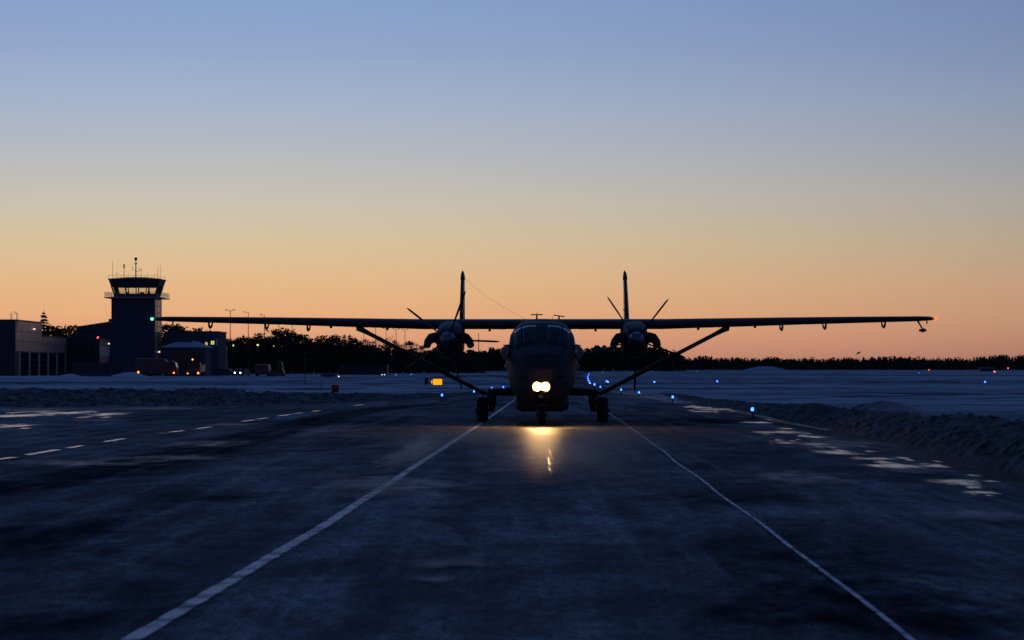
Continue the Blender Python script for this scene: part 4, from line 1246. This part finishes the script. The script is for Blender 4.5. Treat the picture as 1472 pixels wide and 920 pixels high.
# roof antennas
ANT = [(160.8, 375, 0.045), (176.5, 379, 0.07), (166.5, 390, 0.03), (186, 391, 0.03), (204, 388, 0.04), (213, 391, 0.03), (228, 385, 0.045), (229.8, 380, 0.03), (221, 392, 0.03), (171, 392, 0.03)]
for px, py, r in ANT:
    x = XA(px, Y + cy) - cxt
    z0 = ztop + 0.25
    mb = MB(); mb.tube((x, cy - 1 + (px % 3), z0 - 0.4), (x, cy - 1 + (px % 3), ZA(py, Y + cy)), r, r * 0.7, 6)
    if px == 176.5: mb.lathe([(0.05, -0.9), (0.15, -0.8), (0.15, -0.1), (0.03, 0.0)], (x, cy - 1 + px % 3, ZA(py, Y + cy)), 'z', 8)
    if px == 204: mb.lathe([(0.03, -0.15), (0.16, -0.1), (0.16, 0.02), (0.03, 0.08)], (x, cy - 1 + px % 3, ZA(py, Y + cy)), 'z', 8)
    mb.build('antenna', M['dark_metal'], tw)
x = XA(195.3, Y + cy) - cxt
mb = MB(); mb.tube((x, cy, ZA(398, Y)), (x, cy, ZA(371, Y + cy)), 0.14, 0.08, 8)
zt = ZA(371, Y + cy)
mb.lathe([(0.08, -0.6), (0.32, -0.3), (0.34, 0.0), (0.2, 0.12), (0.02, 0.15)], (x, cy, zt), 'z', 12)
for s, z in ((-1, zt - 2.2), (1, zt - 2.5)):
    mb.path([(x, cy, z - 0.3), (x + s * 0.6, cy, z - 0.4), (x + s * 0.75, cy, z - 0.1), (x + s * 0.75, cy, z + 0.5)], 0.04, 5)
mb.box(x - 0.25, x + 0.25, cy - 0.1, cy + 0.1, zt - 1.3, zt - 1.1)
mb.build('mast', M['dark_metal'], tw)
for k in range(9):
    t = -5.2 + k * 10.4 / 8
    inst('roof_rail_post', rpm, tw, (t + cc, cy - 5.0, zr - 0.1), sc=(0.7, 0.7, 0.8))
    inst('roof_rail_post', rpm, tw, (t + cc, cy + 5.0, zr - 0.1), sc=(0.7, 0.7, 0.8))
for yy in (-5.0, 5.0):
    mb = MB(); mb.tube((-5.2 + cc, cy + yy, zr + 0.68), (5.2 + cc, cy + yy, zr + 0.68), 0.025, None, 5); mb.build('roof_rail', M['dark_metal'], tw)

# ------------------------------------------------------------------ low house and flat block right of the tower
Y = 425.0
hs = empty('house', (XA(232, Y), Y, 0), 0, 'small low house with a snowy hipped roof right of the tower', 'house')
W = XA(297, Y) - XA(232, Y); ze, zrg = ZA(499.5, Y), ZA(488.5, Y)
mb = MB(); mb.box(0.4, W - 0.4, 0.4, 9, 0, ze); mb.build('wall', M['wall_grey'], hs)
mb = MB(); mb.add([(0, 0, ze), (W, 0, ze), (W, 9.4, ze), (0, 9.4, ze), (W * 0.4, 4.7, zrg), (W * 0.62, 4.7, zrg), (0, 0, ze + .15), (W, 0, ze + .15), (W, 9.4, ze + .15), (0, 9.4, ze + .15)],
                  [(6, 7, 5, 4), (7, 8, 5), (8, 9, 4, 5), (9, 6, 4), (0, 1, 7, 6), (1, 2, 8, 7), (2, 3, 9, 8), (3, 0, 6, 9), (3, 2, 1, 0)]); rf = mb.build('roof', M['roof_snow_highlight'], hs)
mb = MB(); mb.box(W * 0.3, W * 0.62, 3.4, 4.2, zrg - 0.5, zrg + 0.45); mb.build('roof_box', M['wall_grey'], rf)
for k in range(5):
    x = W * 0.28 + k * 1.05
    mb = MB(); mb.box(x, x + 0.75, 0.33, 0.41, 1.4, ze - 0.8); mb.build('window', M['win_dark'], hs)
Y = 455.0
fb = empty('flat_block', (XA(236, Y), Y, 0), 0, 'flat-roofed dark block with two lit windows behind the small house', 'building')
W = XA(314.5, Y) - XA(236, Y); zt = ZA(477.5, Y)
mb = MB(); mb.box(0, W, 0, 12, 0, zt); mb.build('wall', M['wall_grey'], fb)
mb = MB(); mb.box(-0.15, W + 0.15, -0.15, 12.1, zt, zt + 0.22); mb.build('roof', M['dark_metal'], fb)


def lit(px0, px1, py0, py1, m_='window_lit'):
    mb = MB(); mb.box(XA(px0, Y) - XA(236, Y), XA(px1, Y) - XA(236, Y), -0.04, 0.03, ZA(py1, Y), ZA(py0, Y)); w_ = mb.build('window', M['win_dark'] if m_ == 'win_dark' else M[m_], fb)
    if m_ == 'window_lit':
        xm = (XA(px0, Y) + XA(px1, Y)) / 2 - XA(236, Y)
        mb = MB(); mb.box(xm - 0.03, xm + 0.03, -0.08, -0.04, ZA(py1, Y), ZA(py0, Y)); mb.build('glazing_bar', M['black'], w_)


lit(295, 298.2, 492, 496.4); lit(303.2, 308, 490, 495.2); lit(287, 290, 492, 496, 'win_dark'); lit(280, 283, 492, 496, 'win_dark')
mb = MB(); mb.box(XA(310.6, Y) - XA(236, Y), XA(313, Y) - XA(236, Y), -0.05, 0.03, ZA(497, Y), ZA(487, Y)); mb.build('wall_panel', mat('pale_strip', (0.7, 0.66, 0.58), 0.4), fb)
Y = 470.0
sb = empty('side_wing', (XA(299, Y), Y, 0), 0, 'narrow dark wing at the right end of the flat-roofed block', 'building')
mb = MB(); mb.box(0, XA(320, Y) - XA(299, Y), 0, 8, 0, ZA(499, Y)); mb.build('wall', M['wall_dark'], sb)
mb = MB(); mb.box(-0.1, XA(320, Y) - XA(299, Y) + 0.1, -0.1, 8.1, ZA(499, Y), ZA(499, Y) + 0.2); mb.build('roof', M['roof_snow_highlight'], sb)
for k in range(3):
    mb = MB(); mb.box(0.5 + k * 0.95, 1.1 + k * 0.95, -0.05, 0.02, 2.6, 4.4); mb.build('window', M['win_dark'], sb)

# flat-topped snow-covered shed in front of the tower
Y = 395.0
sh = empty('low_shed', (XA(104, Y), Y, 0), 0, 'low flat-topped shed half buried in snow in front of the tower', 'shed')
W = XA(180, Y) - XA(104, Y)
mb = MB(); mb.box(0, W, 0, 5, 0, ZA(523.2, Y)); mb.build('wall', M['wall_grey'], sh)
mb = MB(); mb.box(-0.1, W + 0.1, -0.1, 5.1, ZA(523.2, Y), ZA(522, Y)); mb.build('roof', M['dark_metal'], sh)
for k in range(4):
    mb = MB(); mb.box(0.4 + k * W / 4, W / 4 - 0.3 + k * W / 4, -0.05, 0.02, 0.9, 2.1); mb.build('door', M['wall_dark'], sh)
mound('snow_mound', XA(186, 384), 384, 4.5, 4, 0.9, M['snow'], 'snow heap against the low shed', 21, n=40)
mound('snow_mound', XA(100, 386), 386, 3.0, 4, 0.6, M['snow'], 'small snow heap at the left end of the low shed', 23, n=40)


# ------------------------------------------------------------------ vehicles
def wheel_mesh(r, w):
    q = MB(); q.lathe([(r * 0.55, -w / 2), (r * 0.9, -w / 2), (r, -w * 0.35), (r, w * 0.35), (r * 0.9, w / 2), (r * 0.55, w / 2)], (0, 0, 0), 'y', 16); t = q.mesh('tyre', M['rubber'])
    q = MB(); q.lathe([(0.05, -w / 2 - 0.02), (r * 0.55, -w / 2 + 0.03), (r * 0.55, w / 2 - 0.03), (0.05, w / 2 + 0.02)], (0, 0, 0), 'y', 12); m_ = q.mesh('rim', M['rim'])
    return t, m_


def wheels(parent, xs, y0, y1, r, w, rot=0):
    t, rm = wheel_mesh(r, w)
    for x in xs:
        for y in (y0, y1):
            we = empty('wheel', (x, y, r)); we.parent = parent
            inst('tyre', t, we); inst('rim', rm, we)


def prism(mb, prof, y0, y1, mi=0):
    n = len(prof)
    vs = [(x, y0, z) for x, z in prof] + [(x, y1, z) for x, z in prof]
    fs = [tuple(range(n))[::-1], tuple(range(n, 2 * n))] + [(i, (i + 1) % n, n + (i + 1) % n, n + i) for i in range(n)]
    mb.add(vs, fs, mi)


def lamp(parent, loc, r, m_, name='marker_lamp'):
    q = MB(); q.lathe([(r * 0.6, 0.06), (r, 0.0), (r * 0.8, -0.05), (0.01, -0.08)], loc, 'y', 10); return q.build(name, M[m_], parent)


# fire engine, side on
Y = 398.0
ft = empty('fire_engine', (XA(222, Y), Y, 0), 0, 'long dark red fire engine side-on in front of the tower', 'fire engine')
mb = MB(); prism(mb, [(-3.7, 0.55), (4.3, 0.55), (4.3, 1.5), (4.2, 2.0), (3.9, 2.75), (2.3, 2.85), (2.25, 3.0), (-3.7, 3.0)], -1.2, 1.2); mb.build('body', M['red_paint'], ft, 0.08)
mb = MB(); mb.box(-3.5, 2.0, -0.9, 0.9, 3.0, 3.22); mb.build('roof_gear', M['dark_metal'], ft)
mb = MB(); mb.tube((-3.2, -0.5, 3.35), (2.4, -0.5, 3.35), 0.06); mb.build('hose_rail', M['rail'], ft)
mb = MB(); mb.box(2.75, 3.75, -1.23, -1.18, 1.75, 2.55); mb.build('side_window', M['win_dark'], ft)
mb = MB(); prism(mb, [(4.22, 1.75), (4.27, 1.8), (4.02, 2.6), (3.97, 2.55)], -1.05, 1.05); mb.build('windscreen', M['win_dark'], ft)
for k in range(4):
    mb = MB(); mb.box(-3.5 + k * 1.42, -2.2 + k * 1.42, -1.225, -1.18, 0.9, 2.6); mb.build('locker_door', M['veh_dark'], ft)
wheels(ft, (-2.4, -1.2, 3.0), -1.05, 1.05, 0.52, 0.34)
lamp(ft, (XA(200.5, Y) - XA(222, Y), -1.28, ZA(535, Y)), 0.20, 'amber')
lamp(ft, (XA(251.3, Y) - XA(222, Y), -1.28, ZA(536, Y)), 0.16, 'amber')
for x in (3.2,):
    mb = MB(); mb.box(x - 0.3, x + 0.3, -0.8, 0.8, 2.85, 3.05); mb.build('light_bar', M['veh_dark'], ft)

# truck facing the camera with a beacon
Y = 400.0
tk = empty('beacon_truck', (XA(278, Y), Y, 0), 0, 'dark truck facing the camera with orange lamps and a red beacon', 'truck')
mb = MB(); mb.box(-1.2, 1.2, 0, 2.2, 0.7, 2.6); mb.build('cab', M['veh_brown'], tk, 0.1)
mb = MB(); mb.box(-1.2, 1.2, 2.35, 7.0, 0.9, 2.2); mb.build('load_bed', M['veh_dark'], tk, 0.05)
mb = MB(); mb.box(-1.05, 1.05, -0.03, 0.03, 1.65, 2.45); mb.build('windscreen', M['win_dark'], tk)
mb = MB(); mb.box(-1.25, 1.25, -0.15, 0.05, 0.45, 0.8); mb.build('bumper', M['dark_metal'], tk)
mb = MB(); mb.tube((1.2, 0.0, 2.5), (1.32, -0.15, 1.5), 0.05); mb.build('mirror_arm', M['rail'], tk)
mb = MB(); mb.tube((-0.25, 0.6, 2.6), (-0.25, 0.6, 3.1), 0.05); mb.build('beacon_stem', M['dark_metal'], tk)
q = MB(); q.lathe([(0.12, 0), (0.15, 0.1), (0.13, 0.26), (0.02, 0.3)], (-0.25, 0.6, 3.08), 'z', 10); q.build('beacon', M['amber'], tk)
wt, wr = wheel_mesh(0.5, 0.3)
for x in (-1.0, 1.0):
    for y in (0.9, 5.4):
        we = empty('wheel', (x, y, 0.5), pi / 2); we.parent = tk; inst('tyre', wt, we); inst('rim', wr, we)
lamp(tk, (XA(270, Y) - XA(278, Y), -0.2, 0.62), 0.13, 'amber', 'headlamp'); lamp(tk, (XA(285, Y) - XA(278, Y), -0.2, 0.68), 0.2, 'amber', 'headlamp')


def small_car(name, px, Y, rz, m_, label, cat, lights=False, h=1.45):
    c = empty(name, (XA(px, Y), Y, 0), rz, label, cat)
    mb = MB(); prism(mb, [(-2.1, 0.35), (2.1, 0.35), (2.15, 0.75), (1.2, 0.92), (0.6, h - 0.02), (-1.3, h), (-1.95, 0.95), (-2.15, 0.85)], -0.85, 0.85); mb.build('body', M[m_], c, 0.08)
    mb = MB(); mb.box(-1.2, 0.55, -0.87, 0.87, 0.98, h - 0.12); mb.build('side_window', M['win_dark'], c)
    mb = MB(); mb.box(-1.2, 0.5, -0.7, 0.7, h, h + 0.07); mb.build('roof_snow_highlight', M['roof_snow_highlight'], c)  # pale slab added as the highlight on the car roof
    wheels(c, (-1.35, 1.35), -0.78, 0.78, 0.32, 0.2)
    if lights:
        for y in (-0.62, 0.62):
            q = MB(); q.lathe([(0.06, 0.05), (0.13, 0.0), (0.09, 0.05), (0.01, 0.08)] if False else [(0.11, -0.04), (0.13, 0.02), (0.09, 0.06), (0.01, 0.08)], (2.14, y, 0.66), 'x', 10)
            q.build('headlamp', M['white_l'], c)
    return c


small_car('car', 348, 440, radians(-108), 'veh_dark', 'car facing the camera with bright white headlamps on', 'car', True)
small_car('car', 326, 455, radians(4), 'veh_dark', 'dark parked car with a pale highlight on its roof, left of the headlamps, first', 'car')
small_car('car', 336, 470, radians(-3), 'veh_dark', 'dark parked car with a pale highlight on its roof, nearest the headlamps', 'car')
# boxy van and loader parked side by side
Y = 405.0
va = empty('box_van', (XA(377, Y), Y, 0), 0, 'dark reddish box van with snow along its roof edge', 'van')
mb = MB(); prism(mb, [(-1.3, 0.5), (1.25, 0.5), (1.25, 2.0), (1.0, 2.25), (-1.3, 2.25)], -1.0, 3.5); mb.build('body', M['veh_brown'], va, 0.08)
mb = MB(); prism(mb, [(-1.25, 2.26), (1.0, 2.26), (1.27, 2.0), (1.30, 1.0), (1.36, 1.0), (1.33, 2.05), (1.05, 2.36), (-1.25, 2.36)], -1.02, -0.5); mb.build('roof_snow_highlight', M['roof_snow_highlight'], va)
mb = MB(); mb.box(-1.0, 0.95, -1.03, -0.98, 1.3, 2.0); mb.build('windscreen', M['win_dark'], va)
mb = MB(); mb.box(-1.3, 1.3, -1.12, -1.02, 0.4, 0.75); mb.build('bumper', M['dark_metal'], va)
wt2, wr2 = wheel_mesh(0.42, 0.26)
for x in (-1.05, 1.05):
    for y in (-0.4, 2.6):
        we = empty('wheel', (x, y, 0.42), pi / 2); we.parent = va; inst('tyre', wt2, we); inst('rim', wr2, we)
lo_ = empty('loader', (XA(399, Y), Y, 0), 0, 'dark wheel loader with a tall cab beside the box van', 'loader')
mb = MB(); mb.box(-1.3, 1.15, -0.8, 2.8, 0.55, 1.15); mb.build('chassis', M['veh_brown'], lo_, 0.06)
mb = MB(); prism(mb, [(-0.1, 1.15), (1.05, 1.15), (0.85, 2.8), (0.0, 2.8)], -0.4, 1.0); mb.build('cab', M['veh_dark'], lo_, 0.06)
mb = MB(); mb.box(-0.05, 0.75, -0.44, -0.38, 1.7, 2.6); mb.build('window', M['win_dark'], lo_)
mb = MB(); mb.path([(0.2, -0.45, 2.86), (0.75, -0.45, 2.86), (0.95, -0.45, 2.5), (1.0, -0.45, 1.5)], 0.06, 6); mb.build('cab_frame', M['rail'], lo_)
mb = MB(); prism(mb, [(-1.5, 0.15), (-1.2, 0.1), (-1.0, 1.0), (-1.25, 1.1)], -1.3, -0.9); mb.box(-1.3, 1.3, -1.5, -0.95, 0.12, 0.7); mb.build('bucket', M['dark_metal'], lo_)
wt3, wr3 = wheel_mesh(0.55, 0.4)
for x in (-0.95, 0.95):
    for y in (-0.2, 2.2):
        we = empty('wheel', (x, y, 0.55), pi / 2); we.parent = lo_; inst('tyre', wt3, we); inst('rim', wr3, we)
# low plough lying on the snow
Y = 350.0
pl = empty('snow_plough', (XA(472, Y), Y, 0.12), 0.2, 'low dark snow plough blade lying in the snow beyond the posts', 'plough')
mb = MB(); mb.path([(-1.3, 0, 0.25), (-0.4, -0.1, 0.3), (0.5, 0, 0.3), (1.3, 0.1, 0.25)], [0.12, 0.28, 0.28, 0.12], 8); mb.build('blade', M['veh_dark'], pl)
mb = MB(); mb.tube((0.2, 0.2, 0.3), (0.4, 0.9, 0.9), 0.08); mb.box(-0.3, 0.3, 0.1, 0.6, 0.3, 0.62); mb.build('frame', M['dark_metal'], pl)
# dark block added for the shade under the wood
Y = 520.0
ls = empty('wood_shade_block', (XA(488, Y), Y, 0), 0, 'long low dark block added for shade at the foot of the wood', 'shed')
mb = MB(); mb.box(0, XA(556, Y) - XA(488, Y), 0, 8, 0, ZA(525, Y)); mb.build('wall', M['wall_dark'], ls)
mb = MB(); mb.box(-0.2, XA(556, Y) - XA(488, Y) + 0.2, -0.2, 8.2, ZA(525, Y), ZA(525, Y) + 0.15); mb.build('roof', M['dark_metal'], ls)

# ------------------------------------------------------------------ far right: windsock, red lights, hut
Y = 900.0
ws = empty('windsock', (XA(1236, Y), Y, 0), 0, 'windsock on a thin mast above the far right wood', 'windsock')
zt = ZA(506.5, Y)
mb = MB(); mb.tube((0, 0, -0.1), (0, 0, zt + 0.2), 0.06, 0.04); mb.build('pole', M['dark_metal'], ws)
mb = MB(); mb.path([(0.1, 0, zt), (-0.5, 0, zt - 0.15), (-1.1, 0, zt - 0.5), (-1.5, 0, zt - 0.75)], [0.42, 0.38, 0.28, 0.2], 10); mb.build('sock', M['sock'], ws)
for px, py, lab in ((1417.8, 529.3, 'left of the three red lights above the far right snow'), (1429.7, 534.8, 'lowest and brightest of the far right red lights'),
                    (1449, 529.4, 'rightmost red light near the edge of the photo'), (1335, 531.6, 'lone dim red light below the right wing tip')):
    Y = 900.0 if py > 531 else 1200.0
    t = empty('red_light', (XA(px, Y), Y, 0), 0, lab, 'red light', 'red lights at the far side of the airfield')
    z = max(ZA(py, Y), 0.25)
    mb = MB(); mb.tube((0, 0.2, -0.1), (0, 0.2, z), 0.06); mb.build('stem', M['dark_metal'], t)
    r = 0.30 if px > 1340 else 0.16
    mb = MB(); mb.lathe([(0.05, -r), (r, -r * .5), (r, r * .5), (0.05, r)], (0, 0, z), 'z', 10); mb.build('lens', M['redl'], t)
Y = 1180.0
hut = empty('equipment_hut', (XA(1409, Y), Y, 0), 0, 'tiny dark hut under the left of the far right red lights', 'hut')
mb = MB(); mb.box(0, 8, 0, 3, 0, 1.9); mb.build('wall', M['wall_dark'], hut)
mb = MB(); mb.box(-0.2, 8.2, -0.2, 3.2, 1.9, 2.1); mb.build('roof', M['roof_snow_highlight'], hut)

# ------------------------------------------------------------------ woods
def leafquad(mb, c, r, rnd, mi=0):
    a = Vector((rnd.uniform(-1, 1), rnd.uniform(-1, 1), rnd.uniform(-1, 1))).normalized()
    b = a.cross(Vector((rnd.uniform(-1, 1), rnd.uniform(-1, 1), rnd.uniform(-1, 1)))).normalized()
    c = Vector(c)
    mb.add([c + a * r, c + b * r * 0.8, c - a * r * 0.9, c - b * r * 0.7], [(0, 1, 2, 3)], mi)


def pine_mesh(seed, hh=12.0):
    rnd = random.Random(seed)
    tr = MB(); tr.path([(0, 0, -0.2), (rnd.uniform(-.15, .15), 0, hh * 0.5), (rnd.uniform(-.3, .3), 0, hh * 0.93)], [0.22, 0.15, 0.03], 6)
    cr = MB()
    for k in range(24):
        z = hh * rnd.uniform(0.28, 0.98); t = z / hh
        rad = hh * 0.17 * (sin(pi * min(1, max(0.05, (1.06 - t) / 0.8)) * 0.62)) * rnd.uniform(0.6, 1.1)
        a = rnd.uniform(0, 2 * pi); c = Vector((cos(a) * rad, sin(a) * rad, z + rad * 0.15))
        tr.tube((0, 0, z - rad * 0.3), c, 0.05, 0.02, 4)
        for q in range(26):
            p = c + Vector((rnd.gauss(0, .55), rnd.gauss(0, .55), rnd.gauss(0, .34)))
            leafquad(cr, p, rnd.uniform(0.16, 0.36), rnd)
    return tr.mesh('trunk', M['bark']), cr.mesh('crown', M['needle'])


def spruce_mesh(seed, hh=12.0):
    rnd = random.Random(seed)
    tr = MB(); tr.tube((0, 0, -0.2), (0, 0, hh * 0.97), 0.2, 0.02, 6)
    cr = MB(); lv = 30
    for i in range(lv):
        t = (i + rnd.uniform(-.6, .6)) / lv; t = min(.97, max(0, t)); z = hh * (0.1 + 0.88 * t); R = hh * 0.20 * (1 - t) ** 0.85 + 0.12
        nb = 7
        for k in range(nb):
            a = 2 * pi * (k + rnd.random() * 0.8) / nb; Rr = R * rnd.uniform(0.6, 1.12)
            p0, p1 = Vector((0, 0, z)), Vector((cos(a) * Rr, sin(a) * Rr, z - Rr * rnd.uniform(0.05, 0.4)))
            for q in range(5):
                leafquad(cr, p0.lerp(p1, (q + 1) / 5), 0.2 + 0.26 * (1 - t) * rnd.uniform(.6, 1), rnd)
    cr.tube((0, 0, hh * .95), (0, 0, hh * 1.02), 0.05, 0.01, 4)
    return tr.mesh('trunk', M['bark']), cr.mesh('crown', M['needle'])


def bare_mesh(seed, hh=12.0, leafy=0.0):
    rnd = random.Random(seed); tr = MB(); cr = MB()
    tr.path([(0, 0, -0.2), (rnd.uniform(-.2, .2), 0, hh * 0.4), (rnd.uniform(-.4, .4), 0, hh * 0.85)], [0.16, 0.11, 0.03], 6)
    for k in range(26):
        z = hh * rnd.uniform(0.25, 0.85); a = rnd.uniform(0, 2 * pi); ln = hh * rnd.uniform(0.1, 0.2)
        e = Vector((cos(a) * ln * 0.55, sin(a) * ln * 0.55, z + ln * 0.85))
        tr.tube((0, 0, z), e, 0.05, 0.02, 4)
        for q in range(9):
            s = Vector((0, 0, z)).lerp(e, rnd.uniform(0.3, 1)); d = Vector((rnd.gauss(0, .5), rnd.gauss(0, .5), rnd.uniform(.2, 1))) * hh * 0.06
            cr.tube(s, s + d, 0.025, 0.012, 3)
            if rnd.random() < leafy:
                for _ in range(5): leafquad(cr, s + d + Vector((rnd.gauss(0, .2), rnd.gauss(0, .2), rnd.gauss(0, .2))), 0.18, rnd)
    return tr.mesh('trunk', M['bark']), cr.mesh('crown', M['twig'])


TREES = {'pine': [pine_mesh(i) for i in range(6)], 'spruce': [spruce_mesh(20 + i) for i in range(3)], 'bare': [bare_mesh(40 + i, leafy=0.15 * i) for i in range(4)]}
NAMES = {'pine': ('pine_tree', 'pine'), 'spruce': ('spruce_tree', 'spruce'), 'bare': ('bare_tree', 'bare tree')}
rnd = random.Random(5)


def where(px):
    marks = [(0, 'the far left edge'), (60, 'the lone spruce'), (105, 'the annex'), (232, 'the tower'), (262, 'the house roof'), (300, 'the lit windows'), (331, 'the first post'), (357, 'the second post'), (380, 'the third post'),
             (401, 'the fourth post'), (420, 'the fifth post'), (438, 'the camera post'), (476, 'the red box'), (500, 'the shade block'), (523, 'the strut joint post'), (540, 'the bare trees'), (555, 'the two-armed post'),
             (570, 'the next lamp post'), (582, 'the last lamp post'), (613, 'the dark sign'), (650, 'the left engine'), (700, 'the fuselage')]
    for (a, n1), (b, n2) in zip(marks, marks[1:]):
        if px < b: return 'between %s and %s' % (n1, n2)
    return 'by the left engine'


def tree(kind, px, pytop, Y, label, group=None, wide=1.0):
    if group and 'strut' != group[-5:]:
        label = label.replace('tree', {'pine': 'pine', 'spruce': 'spruce', 'bare': 'bare tree'}[kind]) + ', ' + where(px)
    tm, cm = rnd.choice(TREES[kind])
    h = ZA(pytop, Y)
    nm, cat = NAMES[kind]
    t = empty(nm, (XA(px, Y), Y, 0), rnd.uniform(0, 6.28), label, 'tree', group)
    s = h / 12.0
    inst('trunk', tm, t, sc=(s * wide, s * wide, s)); inst('crown', cm, t, sc=(s * wide, s * wide, s))
    return t


def prof(tab, x):
    return lerp_tab(tab, x)


TOP = [(57, 474), (75, 468), (90, 473), (105, 470), (130, 474), (232, 470), (250, 468), (265, 473), (290, 474), (320, 485), (345, 481), (370, 483), (395, 479), (410, 476),
       (430, 482), (450, 484), (480, 483), (500, 482), (520, 489), (535, 492), (560, 494), (585, 492), (600, 497), (640, 500)]
tree('spruce', 63, 446, 560, 'tall lone spruce rising above the roof of the long building', wide=1.25)
px = 52.0
while px < 132:
    tree(rnd.choice(['pine', 'spruce', 'pine']), px, prof(TOP, px) + rnd.uniform(-3, 3), rnd.uniform(570, 610), 'dark tree above the roofs', 'trees behind the long building', 1.3); px += rnd.uniform(5, 8)
px = 228.0
while px < 325:
    tree(rnd.choice(['pine', 'pine', 'spruce']), px, prof(TOP, px) + rnd.uniform(-2, 4), rnd.uniform(560, 620), 'dark tree behind the flat block', 'trees behind the flat block', 1.3); px += rnd.uniform(5, 8)
for row, (dy, Y0) in enumerate(((0, 640), (5, 620), (16, 600))):
    px = 322.0 + row * 3
    while px < 530:
        k = rnd.choice(['pine', 'pine', 'spruce', 'pine', 'bare' if row == 0 and px > 440 else 'pine'])
        tree(k, px, prof(TOP, px) + dy + rnd.uniform(-4, 5), Y0 + rnd.uniform(-8, 8), ('tall back row tree', 'middle row tree', 'small front tree')[row], 'trees of the left wood', 1.35)
        px += rnd.uniform(6, 10)
for px, py, lab in ((527, 486, 'leftmost of the thin see-through trees under the left strut joint'), (535, 489, 'low spindly tree second from left under the strut joint'), (543, 481, 'leaning thin tree with open crown beside the left strut'),
                    (553, 483, 'thin tree with a clump at its top, middle of the open row'), (561, 481, 'round-topped thin tree standing above its neighbours'), (569, 488, 'thin tree just right of the round-topped one')):
    tree('bare', px, py, 650 + rnd.uniform(-10, 10), lab, 'thin open trees by the strut', 1.1)
for row, (dy, Y0) in enumerate(((0, 690), (9, 670), (17, 655))):
    px = (505.0, 510, 514)[row]
    while px < 650:
        tree('pine' if rnd.random() < 0.6 else 'bare', px, max(prof(TOP, px) + dy, 498 if 515 < px < 545 else 0) + rnd.uniform(-2, 4), Y0 + rnd.uniform(-8, 8), ('back strut-side tree', 'middle strut-side tree', 'low strut-side tree')[row], 'trees behind the left strut rod', 1.35)
        px += rnd.uniform(6, 10)


def wood(name, X0_, X1_, Y0_, Y1_, count, topf, label, conif=0.7, seed=1, wmul=1.0, nq=26):
    """a far-off wood: many small crowns in one mesh"""
    r = random.Random(seed); mb = MB()
    for i in range(count):
        Y = r.uniform(Y0_, Y1_); px = r.uniform(X0_, X1_); x = XA(px, Y)
        h = ZA(topf(px), Y) * r.uniform(0.66, 1.0) * (1.10 if r.random() < 0.06 else 1.0) * (1 + 0.22 * noise.noise(Vector((px * 0.04, seed, 0))) + 0.12 * noise.noise(Vector((px * 0.2, seed, 0))))
        mb.tube((x, Y, 0), (x, Y, h * 0.9), 0.25, 0.05, 3)
        if r.random() < conif:
            R = h * 0.17 * wmul
            for lv in range(5):
                z0 = h * (0.08 + 0.17 * lv); rr = R * (1 - lv / 5.6); zt_ = z0 + h * 0.30
                ring = [Vector((x + cos(2 * pi * k / 7 + lv) * rr * r.uniform(0.6, 1.15), Y + sin(2 * pi * k / 7 + lv) * rr, z0 + r.uniform(-.3, .3))) for k in range(7)]
                mb.add(ring + [Vector((x, Y, min(zt_, h)))], [(k, (k + 1) % 7, 7) for k in range(7)])
        else:
            for q in range(nq):
                a = r.uniform(0, 2 * pi); t = r.uniform(0.15, 1.0)
                rad = h * 0.24 * wmul * sin(pi * min(1, t * 0.85 + 0.08)) * r.uniform(0.2, 1)
                leafquad(mb, (x + cos(a) * rad, Y + sin(a) * rad, h * t), h * r.uniform(0.05, 0.10), r)
    return tag(mb.build(name, M['needle']), label, 'wood', None, 'stuff')


wood('wood', -260, 330, 660, 760, 420, lambda p: 482, 'dark wood behind the buildings at the left', 0.5, 3, 1.3)
wood('wood', 300, 700, 700, 800, 420, lambda p: max(prof(TOP, p) + 6, 491) if p > 500 else prof(TOP, p) + 7, 'dark mass of the left wood behind its front trees', 0.5, 4, 1.3, 40)
TOP2 = [(600, 505), (640, 503), (690, 503), (705, 500), (720, 500), (735, 497), (850, 498), (880, 497), (930, 498), (955, 499), (968, 500), (975, 509), (985, 516), (1000, 520)]
wood('wood', 610, 985, 1150, 1280, 700, lambda p: prof(TOP2, p), 'dark rounded wood straight behind the aircraft', 0.15, 5, 1.3, 46)
TOP3 = [(700, 514), (960, 514), (985, 513.5), (1100, 514.5), (1170, 516), (1230, 514), (1290, 513), (1340, 515.5), (1400, 514.5), (1425, 513), (1440, 511.5), (1600, 514), (2300, 512)]
wood('wood', 900, 2300, 2250, 2450, 4200, lambda p: prof(TOP3, p) - 1.2, 'long dark line of spruces along the right horizon', 0.72, 6, 1.6)
wood('wood', -1200, -240, 900, 1100, 900, lambda p: 500, 'wood beyond the left edge of the view', 0.6, 8, 1.5)
